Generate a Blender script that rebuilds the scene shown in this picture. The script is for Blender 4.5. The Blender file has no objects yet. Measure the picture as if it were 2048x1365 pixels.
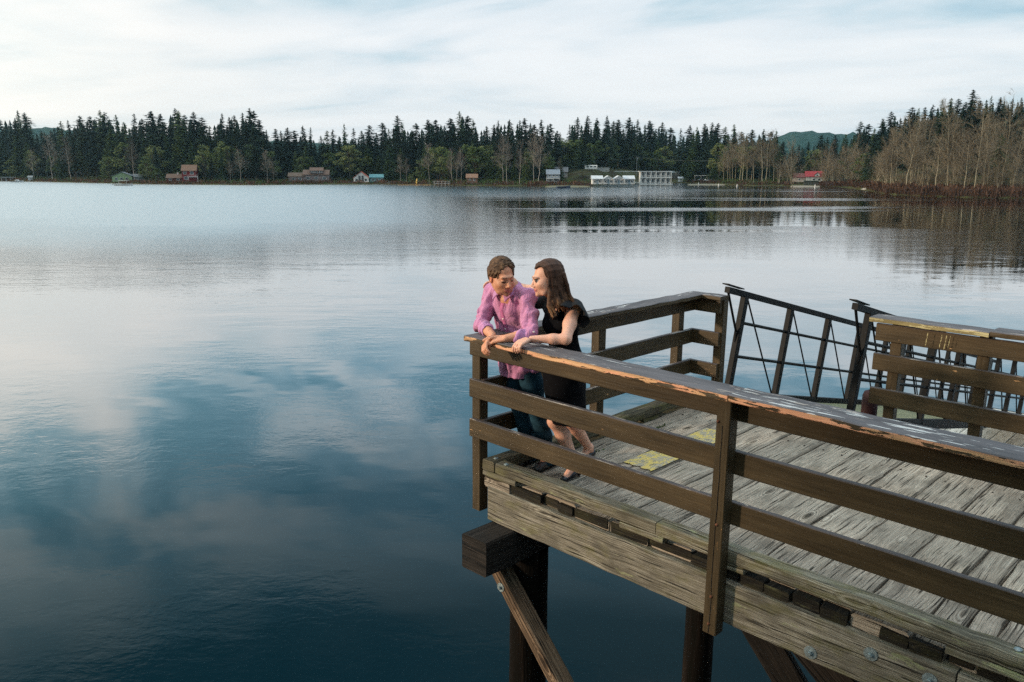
import bpy, math, random
import numpy as np
from mathutils import Vector, Matrix

# ---------------------------------------------------------------- camera, sky, sun
sc = bpy.context.scene
col = sc.collection
F = 1645.0; CX, CY = 1024.0, 682.5
HCAM = 6.0
PITCH = math.atan((682.5 - 342.0) / F)
cam_data = bpy.data.cameras.new('camera')
cam_data.sensor_width = 36.0
cam_data.lens = F / 2048.0 * 36.0
cam_data.clip_start = 0.1; cam_data.clip_end = 20000
cam = bpy.data.objects.new('camera', cam_data); col.objects.link(cam)
cam.location = (0, 0, HCAM)
cam.rotation_euler = (math.pi / 2 - PITCH, 0, 0)
sc.camera = cam

SUN_AZ = math.radians(-101)      # measured from +Y towards +X
SUN_EL = math.radians(14)
sun_data = bpy.data.lights.new('sun', 'SUN')
sun_data.energy = 2.6; sun_data.angle = math.radians(4); sun_data.color = (1.0, 0.80, 0.58)
sun = bpy.data.objects.new('sun', sun_data); col.objects.link(sun)
sd = Vector((math.sin(SUN_AZ) * math.cos(SUN_EL), math.cos(SUN_AZ) * math.cos(SUN_EL), math.sin(SUN_EL)))
sun.rotation_euler = sd.to_track_quat('Z', 'Y').to_euler()

sc.view_settings.view_transform = 'Standard'
sc.view_settings.look = 'None'
sc.view_settings.exposure = 0.5
sc.view_settings.gamma = 1.0
sc.cycles.use_denoising = False
sc.cycles.sample_clamp_indirect = 4.0
sc.cycles.max_bounces = 6
sc.cycles.volume_bounces = 0
sc.cycles.caustics_reflective = False
sc.cycles.caustics_refractive = False

world = bpy.data.worlds.new('World'); sc.world = world; world.use_nodes = True


class NT:
    """tiny node-tree writer"""
    def __init__(s, tree): s.t = tree; s.n = tree.nodes; s.l = tree.links
    def node(s, kind, **kw):
        n = s.n.new(kind)
        for k, v in kw.items():
            if k == 'ins':
                for i, x in v.items():
                    if hasattr(x, 'is_output') or isinstance(x, bpy.types.NodeSocket): s.l.new(x, n.inputs[i])
                    else: n.inputs[i].default_value = x
            else: setattr(n, k, v)
        return n
    def math(s, op, a, b=None, c=None, clamp=False):
        n = s.n.new('ShaderNodeMath'); n.operation = op; n.use_clamp = clamp
        for i, x in enumerate((a, b, c)):
            if x is None: continue
            if isinstance(x, bpy.types.NodeSocket): s.l.new(x, n.inputs[i])
            else: n.inputs[i].default_value = x
        return n.outputs[0]
    def vmath(s, op, a, b=None):
        n = s.n.new('ShaderNodeVectorMath'); n.operation = op
        for i, x in enumerate((a, b)):
            if x is None: continue
            if isinstance(x, bpy.types.NodeSocket): s.l.new(x, n.inputs[i])
            else: n.inputs[i].default_value = x
        return n.outputs['Value'] if op in ('DOT_PRODUCT', 'LENGTH', 'DISTANCE') else n.outputs[0]
    def noise(s, vec, scale=1.0, detail=4.0, rough=0.55, dist=0.0, w=None):
        n = s.n.new('ShaderNodeTexNoise')
        n.inputs['Scale'].default_value = scale; n.inputs['Detail'].default_value = detail
        n.inputs['Roughness'].default_value = rough; n.inputs['Distortion'].default_value = dist
        if vec is not None: s.l.new(vec, n.inputs['Vector'])
        return n.outputs['Fac']
    def ramp(s, fac, stops, mode='LINEAR'):
        n = s.n.new('ShaderNodeValToRGB'); n.color_ramp.interpolation = mode
        e = n.color_ramp.elements
        while len(e) > 1: e.remove(e[-1])
        for i, (p, c) in enumerate(stops):
            if not hasattr(c, '__len__'): c = (c, c, c)
            el = e[0] if i == 0 else e.new(p)
            el.position = p; el.color = (c[0], c[1], c[2], 1)
        s.l.new(fac, n.inputs['Fac'])
        return n.outputs['Color']
    def mix(s, fac, a, b, mode='MIX'):
        n = s.n.new('ShaderNodeMix'); n.data_type = 'RGBA'; n.blend_type = mode; n.clamp_factor = True
        for i, x in ((0, fac), (6, a), (7, b)):
            if isinstance(x, bpy.types.NodeSocket): s.l.new(x, n.inputs[i])
            elif hasattr(x, '__len__'): n.inputs[i].default_value = (x[0], x[1], x[2], 1)
            else: n.inputs[i].default_value = x
        return n.outputs[2]
    def sep(s, v):
        n = s.n.new('ShaderNodeSeparateXYZ'); s.l.new(v, n.inputs[0]); return n.outputs
    def comb(s, x, y, z):
        n = s.n.new('ShaderNodeCombineXYZ')
        for i, q in enumerate((x, y, z)):
            if isinstance(q, bpy.types.NodeSocket): s.l.new(q, n.inputs[i])
            else: n.inputs[i].default_value = q
        return n.outputs[0]
    def maprange(s, v, a, b, c, d, smooth=True):
        n = s.n.new('ShaderNodeMapRange'); n.interpolation_type = 'SMOOTHSTEP' if smooth else 'LINEAR'; n.clamp = True
        s.l.new(v, n.inputs[0])
        for i, q in enumerate((a, b, c, d)): n.inputs[i + 1].default_value = q
        return n.outputs[0]


def build_sky():
    w = NT(world.node_tree); w.n.clear()
    out = w.node('ShaderNodeOutputWorld')
    bg = w.node('ShaderNodeBackground'); bg.inputs['Strength'].default_value = 0.105
    w.l.new(bg.outputs[0], out.inputs[0])
    sky = w.node('ShaderNodeTexSky'); sky.sky_type = 'NISHITA'; sky.sun_disc = False
    sky.sun_elevation = SUN_EL; sky.sun_rotation = SUN_AZ
    sky.air_density = 1.2; sky.dust_density = 2.0
    tc = w.node('ShaderNodeTexCoord'); d = tc.outputs['Generated']
    x, y, z = w.sep(d)
    zc = w.math('MAXIMUM', z, 0.0)
    inv = w.math('DIVIDE', 1.0, w.math('ADD', zc, 0.10))
    px = w.math('MULTIPLY', x, inv); py = w.math('MULTIPLY', y, inv)
    # rotate the cloud deck a little so its streets run across the lake
    v1 = w.comb(w.math('ADD', px, w.math('MULTIPLY', py, 0.35)), w.math('MULTIPLY', py, 1.15), 3.7)
    n1 = w.noise(v1, 0.55, 5.0, 0.52, 0.6)
    n2 = w.noise(v1, 1.9, 5.0, 0.55, 0.4)
    n3 = w.noise(v1, 0.23, 2.0, 0.5, 0.0)
    s = w.math('ADD', w.math('MULTIPLY', n1, 0.62), w.math('MULTIPLY', n2, 0.20))
    s = w.math('ADD', s, w.math('MULTIPLY', n3, 0.32))
    v2 = w.comb(w.math('ADD', px, w.math('MULTIPLY', py, 0.5)), w.math('MULTIPLY', py, 0.9), 6.6)
    m1 = w.noise(v2, 1.25, 4.0, 0.55, 0.5)
    m2 = w.noise(v2, 0.45, 2.0, 0.5, 0.0)
    sh = w.math('ADD', w.math('MULTIPLY', w.math('SUBTRACT', m1, 0.5), 1.75), w.math('MULTIPLY', w.math('SUBTRACT', m2, 0.5), 0.8))
    sh = w.math('ADD', sh, 0.51)
    s = w.math('ADD', w.math('MULTIPLY', w.math('SUBTRACT', s, 0.54), 0.95), 0.552)
    hi_ = w.maprange(zc, 0.14, 0.26, 0.0, 1.0)
    s = w.math('ADD', w.math('MULTIPLY', s, w.math('SUBTRACT', 1.0, hi_)), w.math('MULTIPLY', sh, hi_))
    # cloud brightness: thin bright cloud against thicker blue-grey cloud
    c = w.ramp(s, [(0.34, (1.45, 3.0, 3.8)), (0.42, (2.6, 4.1, 4.9)), (0.50, (4.5, 5.4, 5.8)), (0.57, (6.0, 6.3, 6.45)), (0.66, (6.9, 6.9, 6.85)), (0.78, (7.3, 7.2, 7.1))])
    # dim mid band, zenith brightened to light the deck; brighter towards the hidden sun
    el = w.ramp(zc, [(0.0, (.96, .97, .98)), (0.05, (.97, .98, .98)), (0.16, (1.0, 1.0, 1.0)), (0.30, (.88, .95, .98)), (0.42, (.50, .68, .76)), (0.55, (.34, .52, .59)), (0.70, (1.3, 1.35, 1.4)), (0.85, (2.3, 2.3, 2.3)), (1.0, (2.5, 2.5, 2.5))])
    c = w.mix(1.0, c, el, 'MULTIPLY')
    sunv = w.vmath('DOT_PRODUCT', d, (sd.x, sd.y, sd.z))
    glow = w.ramp(sunv, [(0.0, (0.93, 0.96, 1.0)), (0.20, (1.0, 1.0, 1.0)), (0.42, (1.24, 1.18, 1.10)), (0.75, (1.35, 1.25, 1.10)), (1.0, (2.2, 1.8, 1.4))])
    c = w.mix(1.0, c, glow, 'MULTIPLY')
    fin = w.mix(0.92, sky.outputs[0], c)
    w.l.new(fin, bg.inputs['Color'])


build_sky()

# ---------------------------------------------------------------- frames
ct, st_ = math.cos(PITCH), math.sin(PITCH)
RC = np.array([[1, 0, 0], [0, st_, ct], [0, -ct, st_]]).T      # camera axes as columns (x, y, z)


def nrm(a): return a / np.linalg.norm(a)


def raycam(u, v): return np.array([(u - CX) / F, (CY - v) / F, -1.0])


def P(u, v, Y):
    """world point seen at (u, v) of the photograph, at forward distance Y"""
    r = RC @ raycam(u, v)
    return np.array([0, 0, HCAM]) + r * (Y / r[1])


def PZ(u, v, z=0.0):
    r = RC @ raycam(u, v)
    return np.array([0, 0, HCAM]) + r * ((z - HCAM) / r[2])


HC = 2.35            # the camera's height above the deck planks
_A = -nrm(raycam(-700, 305)); _B = raycam(2666, 340); _B = nrm(_B - _B.dot(_A) * _A); _N = np.cross(_A, _B)
_Aw, _Bw, _Nw = RC @ _A, RC @ _B, RC @ _N
_O = np.array([0, 0, HCAM]) - HC * _Nw
# deck frame: x along the front rail, y inwards over the deck, z up from the planks
DECK = Matrix(((_Aw[0], _Bw[0], _Nw[0], _O[0]), (_Aw[1], _Bw[1], _Nw[1], _O[1]), (_Aw[2], _Bw[2], _Nw[2], _O[2]), (0, 0, 0, 1)))


# ---------------------------------------------------------------- tagging helpers
def tag(o, label=None, cat=None, group=None, kind=None):
    if label: o['label'] = label
    if cat: o['category'] = cat
    if group: o['group'] = group
    if kind: o['kind'] = kind
    return o


def empty(name, mat, label=None, cat=None, group=None):
    o = bpy.data.objects.new(name, None); col.objects.link(o)
    o.empty_display_size = 0.2
    o.matrix_basis = mat
    return tag(o, label, cat, group)


def T(x, y, z): return Matrix.Translation((x, y, z))


def copy_tree(o):
    c = o.copy(); col.objects.link(c)
    for ch in list(o.children):
        d = ch.copy(); col.objects.link(d); d.parent = c
        for g in list(ch.children):
            e = g.copy(); col.objects.link(e); e.parent = d
    return c


class MB:
    """collects geometry, then links it as ONE mesh object"""
    def __init__(s): s.v = []; s.f = []; s.uv = []; s.mi = []; s.c = []
    def face(s, pts, uvs=None, mi=0, c=0.5):
        b = len(s.v); s.v += [tuple(p) for p in pts]; s.f.append(tuple(range(b, b + len(pts))))
        s.uv += uvs if uvs else [(0.0, 0.0)] * len(pts)
        s.mi.append(mi); s.c.append(c)
    def grid(s, rows, closed=True, uvs=None, mi=0, c=0.5, caps=True, capmi=None):
        """rows: list of rings (equal length)"""
        n = len(rows[0])
        b = len(s.v)
        for r in rows: s.v += [tuple(p) for p in r]
        per = n if closed else n - 1
        for i in range(len(rows) - 1):
            for j in range(per):
                k = (j + 1) % n
                s.f.append((b + i * n + j, b + i * n + k, b + (i + 1) * n + k, b + (i + 1) * n + j))
                if uvs:
                    s.uv += [uvs(i, j), uvs(i, j + 1), uvs(i + 1, j + 1), uvs(i + 1, j)]
                else: s.uv += [(j / n, i), ((j + 1) / n, i), ((j + 1) / n, i + 1), (j / n, i + 1)]
                s.mi.append(mi(i, j) if callable(mi) else mi); s.c.append(c)
        if caps and closed:
            for ring, base in ((rows[0], b), (rows[-1], b + (len(rows) - 1) * n)):
                idx = [base + j for j in range(n)]
                if ring is rows[0]: idx = idx[::-1]
                s.f.append(tuple(idx))
                p0 = np.array(ring[0]); 
                e1 = nrm(np.array(ring[1]) - p0 + 1e-9); 
                nn = np.cross(np.array(ring[1]) - p0, np.array(ring[2 % n]) - p0); 
                if np.linalg.norm(nn) < 1e-12: nn = np.array([0, 0, 1.0])
                e2 = np.cross(nrm(nn), e1)
                for q in idx:
                    dd = np.array(s.v[q]) - p0
                    s.uv.append((float(dd.dot(e1)) + 40, float(dd.dot(e2))))
                s.mi.append(capmi if capmi is not None else (mi(0, 0) if callable(mi) else mi)); s.c.append(c)
    def build(s, name, mats, parent=None, smooth=False, loc=None):
        me = bpy.data.meshes.new(name)
        me.from_pydata(s.v, [], s.f)
        uvl = me.uv_layers.new(name='UVMap')
        uvl.data.foreach_set('uv', np.array(s.uv, dtype=np.float32).ravel())
        at = me.attributes.new('rnd', 'FLOAT', 'FACE'); at.data.foreach_set('value', np.array(s.c, dtype=np.float32))
        if not isinstance(mats, (list, tuple)): mats = [mats]
        for m in mats: me.materials.append(m)
        me.polygons.foreach_set('material_index', np.array(s.mi, dtype=np.int32))
        if smooth: me.polygons.foreach_set('use_smooth', np.ones(len(me.polygons), dtype=bool))
        me.update()
        o = bpy.data.objects.new(name, me); col.objects.link(o)
        if parent is not None: o.parent = parent
        if loc is not None: o.location = loc
        return o


def board(mb, p0, p1, up, w, h, rng, ch=0.006, seg=0.25, wob=0.0015, c=None, mi=0, topmi=None, capmi=None):
    """a sawn timber from p0 to p1 (centre line); w across, h along `up`; chamfered, very slightly uneven"""
    p0 = np.array(p0, float); p1 = np.array(p1, float); ax = nrm(p1 - p0); L = np.linalg.norm(p1 - p0)
    up = np.array(up, float); up = nrm(up - up.dot(ax) * ax); sd_ = np.cross(ax, up)
    a, b = w / 2, h / 2
    prof = [(-a + ch, -b), (a - ch, -b), (a, -b + ch), (a, b - ch), (a - ch, b), (-a + ch, b), (-a, b - ch), (-a, -b + ch)]
    n = max(1, int(round(L / seg)))
    u0 = rng.uniform(0, 30); v0 = rng.uniform(0, 30)
    per = [0]
    for i in range(8):
        q, r = prof[i], prof[(i + 1) % 8]; per.append(per[-1] + math.hypot(q[0] - r[0], q[1] - r[1]))
    rows = []
    for i in range(n + 1):
        cpt = p0 + ax * (L * i / n)
        k = rng.uniform(-wob, wob); k2 = rng.uniform(-wob, wob)
        rows.append([cpt + sd_ * (x + k + rng.uniform(-wob, wob) * .6) + up * (y + k2 + rng.uniform(-wob, wob) * .6) for x, y in prof])
    if c is None: c = rng.random()
    fm = (lambda i, j: topmi if j in (3, 4, 5) else mi) if topmi is not None else mi
    mb.grid(rows, uvs=lambda i, j: (u0 + L * i / n, v0 + per[j]), c=c, mi=fm, capmi=capmi if capmi is not None else mi)


def tube(mb, pts, r, n=8, c=0.5, mi=0, caps=True):
    """round bar through pts; r a number or one per point"""
    pts = [np.array(p, float) for p in pts]
    rs = r if hasattr(r, '__len__') else [r] * len(pts)
    rows = []; ref = np.array([0, 0, 1.0]); Ls = 0; ll = [0]
    for i in range(len(pts)):
        d = pts[min(i + 1, len(pts) - 1)] - pts[max(i - 1, 0)]; d = nrm(d + 1e-12)
        if i: Ls += np.linalg.norm(pts[i] - pts[i - 1]); ll.append(Ls)
        if abs(d.dot(ref)) > 0.95: ref = np.array([1.0, 0, 0])
        e1 = nrm(np.cross(d, ref)); e2 = np.cross(d, e1)
        rows.append([pts[i] + rs[i] * (e1 * math.cos(2 * math.pi * k / n) + e2 * math.sin(2 * math.pi * k / n)) for k in range(n)])
    rr = max(rs)
    mb.grid(rows, uvs=lambda i, j: (ll[i], j / n * 2 * math.pi * rr), c=c, mi=mi, caps=caps)


def box(mb, lo, hi, c=0.5, mi=0):
    x0, y0, z0 = lo; x1, y1, z1 = hi
    v = [(x0, y0, z0), (x1, y0, z0), (x1, y1, z0), (x0, y1, z0), (x0, y0, z1), (x1, y0, z1), (x1, y1, z1), (x0, y1, z1)]
    for f in ((3, 2, 1, 0), (4, 5, 6, 7), (0, 1, 5, 4), (1, 2, 6, 5), (2, 3, 7, 6), (3, 0, 4, 7)):
        pts = [v[i] for i in f]
        e1 = np.array(pts[1]) - np.array(pts[0]); e2 = np.array(pts[3]) - np.array(pts[0])
        a, b = np.linalg.norm(e1), np.linalg.norm(e2)
        mb.face(pts, [(0, 0), (a, 0), (a, b), (0, b)], mi, c)


# ---------------------------------------------------------------- materials
def new_mat(name):
    m = bpy.data.materials.new(name); m.use_nodes = True
    t = NT(m.node_tree); t.n.clear()
    out = t.node('ShaderNodeOutputMaterial'); b = t.node('ShaderNodeBsdfPrincipled')
    t.l.new(b.outputs[0], out.inputs[0])
    return m, t, b


def flat_mat(name, c, rough=0.7, var=0.12, scale=3.0, metal=0.0, bump=0.0, bscale=20.0, spec=0.4):
    m, t, b = new_mat(name)
    tc = t.node('ShaderNodeTexCoord')
    n = t.noise(tc.outputs['Object'], scale, 4, 0.6)
    lo = tuple(x * (1 - var) for x in c); hi = tuple(min(1, x * (1 + var)) for x in c)
    t.l.new(t.ramp(n, [(0.3, lo), (0.7, hi)]), b.inputs['Base Color'])
    b.inputs['Roughness'].default_value = rough; b.inputs['Metallic'].default_value = metal
    b.inputs['Specular IOR Level'].default_value = spec
    if bump:
        bp = t.node('ShaderNodeBump'); bp.inputs['Strength'].default_value = 1.0; bp.inputs['Distance'].default_value = bump
        t.l.new(t.noise(tc.outputs['Object'], bscale, 4, 0.6), bp.inputs['Height']); t.l.new(bp.outputs[0], b.inputs['Normal'])
    return m


def wood_uv(t, su, sv, wav=0.02):
    """UV (metres along, metres round) -> stretched grain vector, wavering along its length"""
    uv = t.node('ShaderNodeUVMap').outputs[0]
    u, v, _ = t.sep(uv)
    rn = t.node('ShaderNodeAttribute', attribute_name='rnd').outputs['Fac']
    w1 = t.noise(t.comb(t.math('MULTIPLY', u, 1.6), t.math('MULTIPLY', v, 7.0), rn), 1.0, 2, 0.5)
    v2 = t.math('ADD', v, t.math('MULTIPLY', t.math('SUBTRACT', w1, 0.5), wav * 2))
    z = t.math('MULTIPLY', rn, 37.0)
    return u, v, v2, rn, z, t.comb(t.math('MULTIPLY', u, su), t.math('MULTIPLY', v2, sv), z)


def mat_plank(name, dark, mid, light, contrast=1.0, green=0.0, bump=0.006, tint=None):
    """bare weathered timber: ridged grain, checks, knots, lichen"""
    m, t, b = new_mat(name)
    u, v, v2, rn, z, g1 = wood_uv(t, 2.0, 165.0, 0.018)
    ga = t.noise(g1, 1.0, 3, 0.65, 0.15)
    g2 = t.comb(t.math('MULTIPLY', u, 9.0), t.math('MULTIPLY', v2, 420.0), z)
    gb = t.noise(g2, 1.0, 2, 0.6)
    # knots
    kv = t.comb(t.math('MULTIPLY', u, 1.6), t.math('MULTIPLY', v, 5.5), z)
    vor = t.node('ShaderNodeTexVoronoi'); vor.feature = 'F1'; vor.inputs['Scale'].default_value = 1.0
    t.l.new(kv, vor.inputs['Vector'])
    knot = t.maprange(vor.outputs['Distance'], 0.06, 0.13, 1.0, 0.0)
    ring = t.math('SINE', t.math('MULTIPLY', vor.outputs['Distance'], 95.0))
    ringm = t.maprange(vor.outputs['Distance'], 0.10, 0.36, 0.30, 0.0)
    grain = t.math('ADD', t.math('MULTIPLY', ga, 0.7), t.math('MULTIPLY', gb, 0.3))
    grain = t.math('ADD', grain, t.math('MULTIPLY', ring, t.math('MULTIPLY', ringm, 0.35)))
    # short checks, cracks along the grain
    cr = t.noise(t.comb(t.math('MULTIPLY', u, 2.4), t.math('MULTIPLY', v2, 75.0), t.math('ADD', z, 9.0)), 1.0, 2, 0.5)
    crack = t.maprange(cr, 0.60, 0.68, 0.0, 1.0)
    blot = t.noise(t.comb(t.math('MULTIPLY', u, 3.0), t.math('MULTIPLY', v, 6.0), z), 1.0, 4, 0.6)
    h = t.math('SUBTRACT', grain, t.math('MULTIPLY', crack, 0.45))
    h = t.math('SUBTRACT', h, t.math('MULTIPLY', knot, 0.3))
    lo = 0.5 - 0.16 / contrast; hi = 0.5 + 0.14 / contrast
    c = t.ramp(h, [(lo - 0.14, tuple(x * 0.35 for x in dark)), (lo, dark), (0.5, mid), (hi, light)])
    c = t.mix(t.maprange(blot, 0.45, 0.66, 0.0, 0.65), c, tuple(x * 0.42 for x in mid))
    if green:
        gn = t.noise(t.comb(t.math('MULTIPLY', u, 4.0), t.math('MULTIPLY', v, 9.0), t.math('ADD', z, 3.0)), 1.0, 5, 0.7)
        c = t.mix(t.maprange(gn, 0.48, 0.66, 0.0, green), c, (0.14, 0.13, 0.035))
        gn2 = t.noise(t.comb(t.math('MULTIPLY', u, 3.0), t.math('MULTIPLY', v, 11.0), t.math('ADD', z, 14.0)), 1.0, 4, 0.6)
        c = t.mix(t.maprange(gn2, 0.64, 0.68, 0.0, min(1, green * 1.2)), c, (0.36, 0.38, 0.20))
    br = t.math('ADD', 0.80, t.math('MULTIPLY', rn, 0.36))
    c = t.mix(1.0, c, t.comb(br, br, t.math('MULTIPLY', br, 0.985)), 'MULTIPLY')
    t.l.new(c, b.inputs['Base Color'])
    b.inputs['Roughness'].default_value = 0.85; b.inputs['Specular IOR Level'].default_value = 0.25
    bp = t.node('ShaderNodeBump'); bp.inputs['Strength'].default_value = 1.0; bp.inputs['Distance'].default_value = bump
    t.l.new(h, bp.inputs['Height']); t.l.new(bp.outputs[0], b.inputs['Normal'])
    return m


def mat_paint(name, paint, bare, chip=0.66, white=0.0, rough=0.45, bump=0.0022, bare2=None, soft=0.012, lenchip=1.6):
    """old brown paint over timber: chips along the grain show bare wood"""
    m, t, b = new_mat(name)
    u, v, v2, rn, z, g1 = wood_uv(t, 2.2, 60.0, 0.02)
    ga = t.noise(g1, 1.0, 3, 0.6)
    n1 = t.noise(t.comb(t.math('MULTIPLY', u, lenchip * 4), t.math('MULTIPLY', v, 26.0), z), 1.0, 5, 0.65)
    n2 = t.noise(t.comb(t.math('MULTIPLY', u, 1.1), t.math('MULTIPLY', v, 3.0), t.math('ADD', z, 5.0)), 1.0, 3, 0.5)
    f = t.math('ADD', t.math('MULTIPLY', n1, 0.72), t.math('MULTIPLY', n2, 0.28))
    chipm = t.maprange(f, chip, chip + soft, 0.0, 1.0)
    hue = t.noise(t.comb(t.math('MULTIPLY', u, 1.5), t.math('MULTIPLY', v, 8.0), z), 1.0, 5, 0.65)
    pc = t.ramp(hue, [(0.28, tuple(x * 0.60 for x in paint)), (0.5, paint), (0.72, tuple(x * 1.45 for x in paint))])
    pg = t.maprange(ga, 0.3, 0.7, 0.80, 1.2, False)
    pc = t.mix(1.0, pc, t.comb(pg, pg, pg), 'MULTIPLY')
    gl = t.ramp(ga, [(0.35, tuple(x * 0.55 for x in bare)), (0.6, bare)])
    if bare2:
        bn = t.noise(t.comb(t.math('MULTIPLY', u, 2.6), t.math('MULTIPLY', v, 14.0), t.math('ADD', z, 21.0)), 1.0, 3, 0.6)
        gl = t.mix(t.maprange(bn, 0.45, 0.55, 0, 1), gl, bare2)
    c = t.mix(chipm, pc, gl)
    if white:
        wn = t.noise(t.comb(t.math('MULTIPLY', u, 3.2), t.math('MULTIPLY', v, 34.0), t.math('ADD', z, 2.0)), 1.0, 4, 0.6)
        wn2 = t.noise(t.comb(t.math('MULTIPLY', u, 0.9), t.math('MULTIPLY', v, 2.0), t.math('ADD', z, 7.0)), 1.0, 2, 0.5)
        wf = t.math('ADD', t.math('MULTIPLY', wn, 0.65), t.math('MULTIPLY', wn2, 0.35))
        c = t.mix(t.maprange(wf, 0.585, 0.60, 0.0, white), c, (0.62, 0.60, 0.58))
    t.l.new(c, b.inputs['Base Color'])
    b.inputs['Roughness'].default_value = rough; b.inputs['Specular IOR Level'].default_value = 0.22
    h = t.math('SUBTRACT', t.math('MULTIPLY', ga, 0.8), t.math('MULTIPLY', chipm, 0.5))
    bp = t.node('ShaderNodeBump'); bp.inputs['Strength'].default_value = 1.0; bp.inputs['Distance'].default_value = bump
    t.l.new(h, bp.inputs['Height']); t.l.new(bp.outputs[0], b.inputs['Normal'])
    return m


M = {}
M['plank'] = mat_plank('deck_plank', (0.12, 0.095, 0.072), (0.36, 0.295, 0.235), (0.53, 0.455, 0.375), 1.0, 0.05, 0.008)
M['kerb'] = mat_plank('kerb_timber', (0.045, 0.037, 0.026), (0.175, 0.152, 0.110), (0.38, 0.35, 0.28), 1.1, 0.45, 0.007)
M['kerb_old'] = mat_plank('mossy_timber', (0.025, 0.022, 0.014), (0.095, 0.080, 0.050), (0.22, 0.19, 0.13), 1.1, 0.5, 0.006)
M['stringer'] = mat_plank('stringer_timber', (0.050, 0.042, 0.032), (0.200, 0.176, 0.138), (0.46, 0.42, 0.35), 0.95, 0.40, 0.006)
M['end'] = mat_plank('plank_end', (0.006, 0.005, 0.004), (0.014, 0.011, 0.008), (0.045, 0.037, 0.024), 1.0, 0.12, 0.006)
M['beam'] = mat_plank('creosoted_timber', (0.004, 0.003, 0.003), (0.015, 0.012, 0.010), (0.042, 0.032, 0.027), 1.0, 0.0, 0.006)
M['brace'] = mat_plank('brace_timber', (0.018, 0.011, 0.007), (0.13, 0.082, 0.050), (0.30, 0.21, 0.14), 1.0, 0.0, 0.005)
M['paint'] = mat_paint('brown_paint', (0.058, 0.040, 0.021), (0.60, 0.34, 0.16), 0.652, 0.0)
M['paint_edge'] = mat_paint('rail_cap_edge', (0.060, 0.042, 0.024), (0.66, 0.38, 0.20), 0.475, 0.0, 0.6, 0.004, (0.70, 0.34, 0.20), 0.01, 1.0)
M['paint_top'] = mat_paint('rail_cap_top', (0.105, 0.093, 0.097), (0.38, 0.32, 0.28), 0.60, 0.85, 0.6, 0.003)
M['paint_pale'] = mat_paint('worn_cap_edge', (0.20, 0.16, 0.075), (0.46, 0.40, 0.22), 0.50, 0.3, 0.7, 0.004)
M['paint_shelf'] = mat_paint('board_top', (0.075, 0.060, 0.058), (0.42, 0.34, 0.27), 0.60, 0.35, 0.5, 0.002)
M['galv'] = flat_mat('galvanised_steel', (0.26, 0.31, 0.32), 0.5, 0.35, 60.0, 0.6, 0.001, 80)
M['rust'] = flat_mat('rusty_steel', (0.16, 0.06, 0.03), 0.8, 0.5, 60.0, 0.2)
M['black_steel'] = flat_mat('black_painted_steel', (0.0035, 0.004, 0.005), 0.55, 0.5, 12.0, 0.0, 0.001, 40, 0.15)
# ---------------------------------------------------------------- lake, land
SHORE = [(-900, 362.0), (-200, 362.5), (0, 363), (150, 366), (300, 369.5), (500, 371), (620, 370), (760, 369.5), (1000, 373), (1180, 374),
         (1230, 368), (1300, 366), (1380, 367), (1440, 370), (1500, 372), (1600, 373), (1700, 374), (1745, 380), (1775, 389), (1850, 393), (1950, 396), (2048, 397), (2300, 399), (2900, 402)]
su_ = [a for a, b in SHORE]; sv_ = [HCAM / (0.000583 * (b - 342)) for a, b in SHORE]


def shoreY(u): return float(np.interp(u, su_, sv_))


HILL = [(-900, 270), (0, 262), (60, 260), (110, 256), (150, 262), (300, 278), (540, 284), (620, 286), (700, 292), (900, 300), (1400, 300), (1540, 282), (1575, 268), (1600, 264),
        (1640, 266), (1670, 270), (1700, 268), (1740, 272), (1800, 262), (1900, 262), (2048, 255), (2900, 250)]


def u_of(az): return 1024 + math.tan(az) * F * 1.021


def shore_dist(az):
    """distance from the camera's foot to the shore in direction az (0 = +Y)"""
    if abs(az) < 0.80: return shoreY(u_of(az)) / math.cos(az)
    if az < 0:
        if az < -1.42: return 13.0
        k = (abs(az) - 0.80) / 0.62; k = k * k * (3 - 2 * k)
        return shoreY(u_of(-0.80)) / math.cos(0.80) * (1 - k) + 13.0 * k
    e = shoreY(u_of(0.80)) / math.cos(0.80)
    k = min(1.0, (abs(az) - 0.80) / 1.1); k = k * k * (3 - 2 * k)
    return e * (1 - k) + 9.0 * k


def ground_h(x, y):
    d = math.hypot(x, y); az = math.atan2(x, y); s = shore_dist(az); q = d - s
    if q < 0: return max(-3.0, q * 0.12 - 0.1)
    h = 0.5 * (1 - math.exp(-q / 1.5)) + 0.028 * min(q, 300)
    u = u_of(az) if abs(az) < 0.8 else (3000 if az > 0 else -1500)
    if u > 1650 and y > 0:
        k = min(1, (u - 1650) / 350.0)
        h += k * 0.16 * max(0, min(q, 140) - 18)
    if 1100 < u < 1320 and y > 0:
        h += 4.5 / (1 + math.exp(-(q - 28) / 6.0)) * min(1, (u - 1100) / 60, (1320 - u) / 60)
    if abs(az) > 1.2: h = 0.3 + 1.6 * min(1, q / 12.0)
    return h


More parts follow.
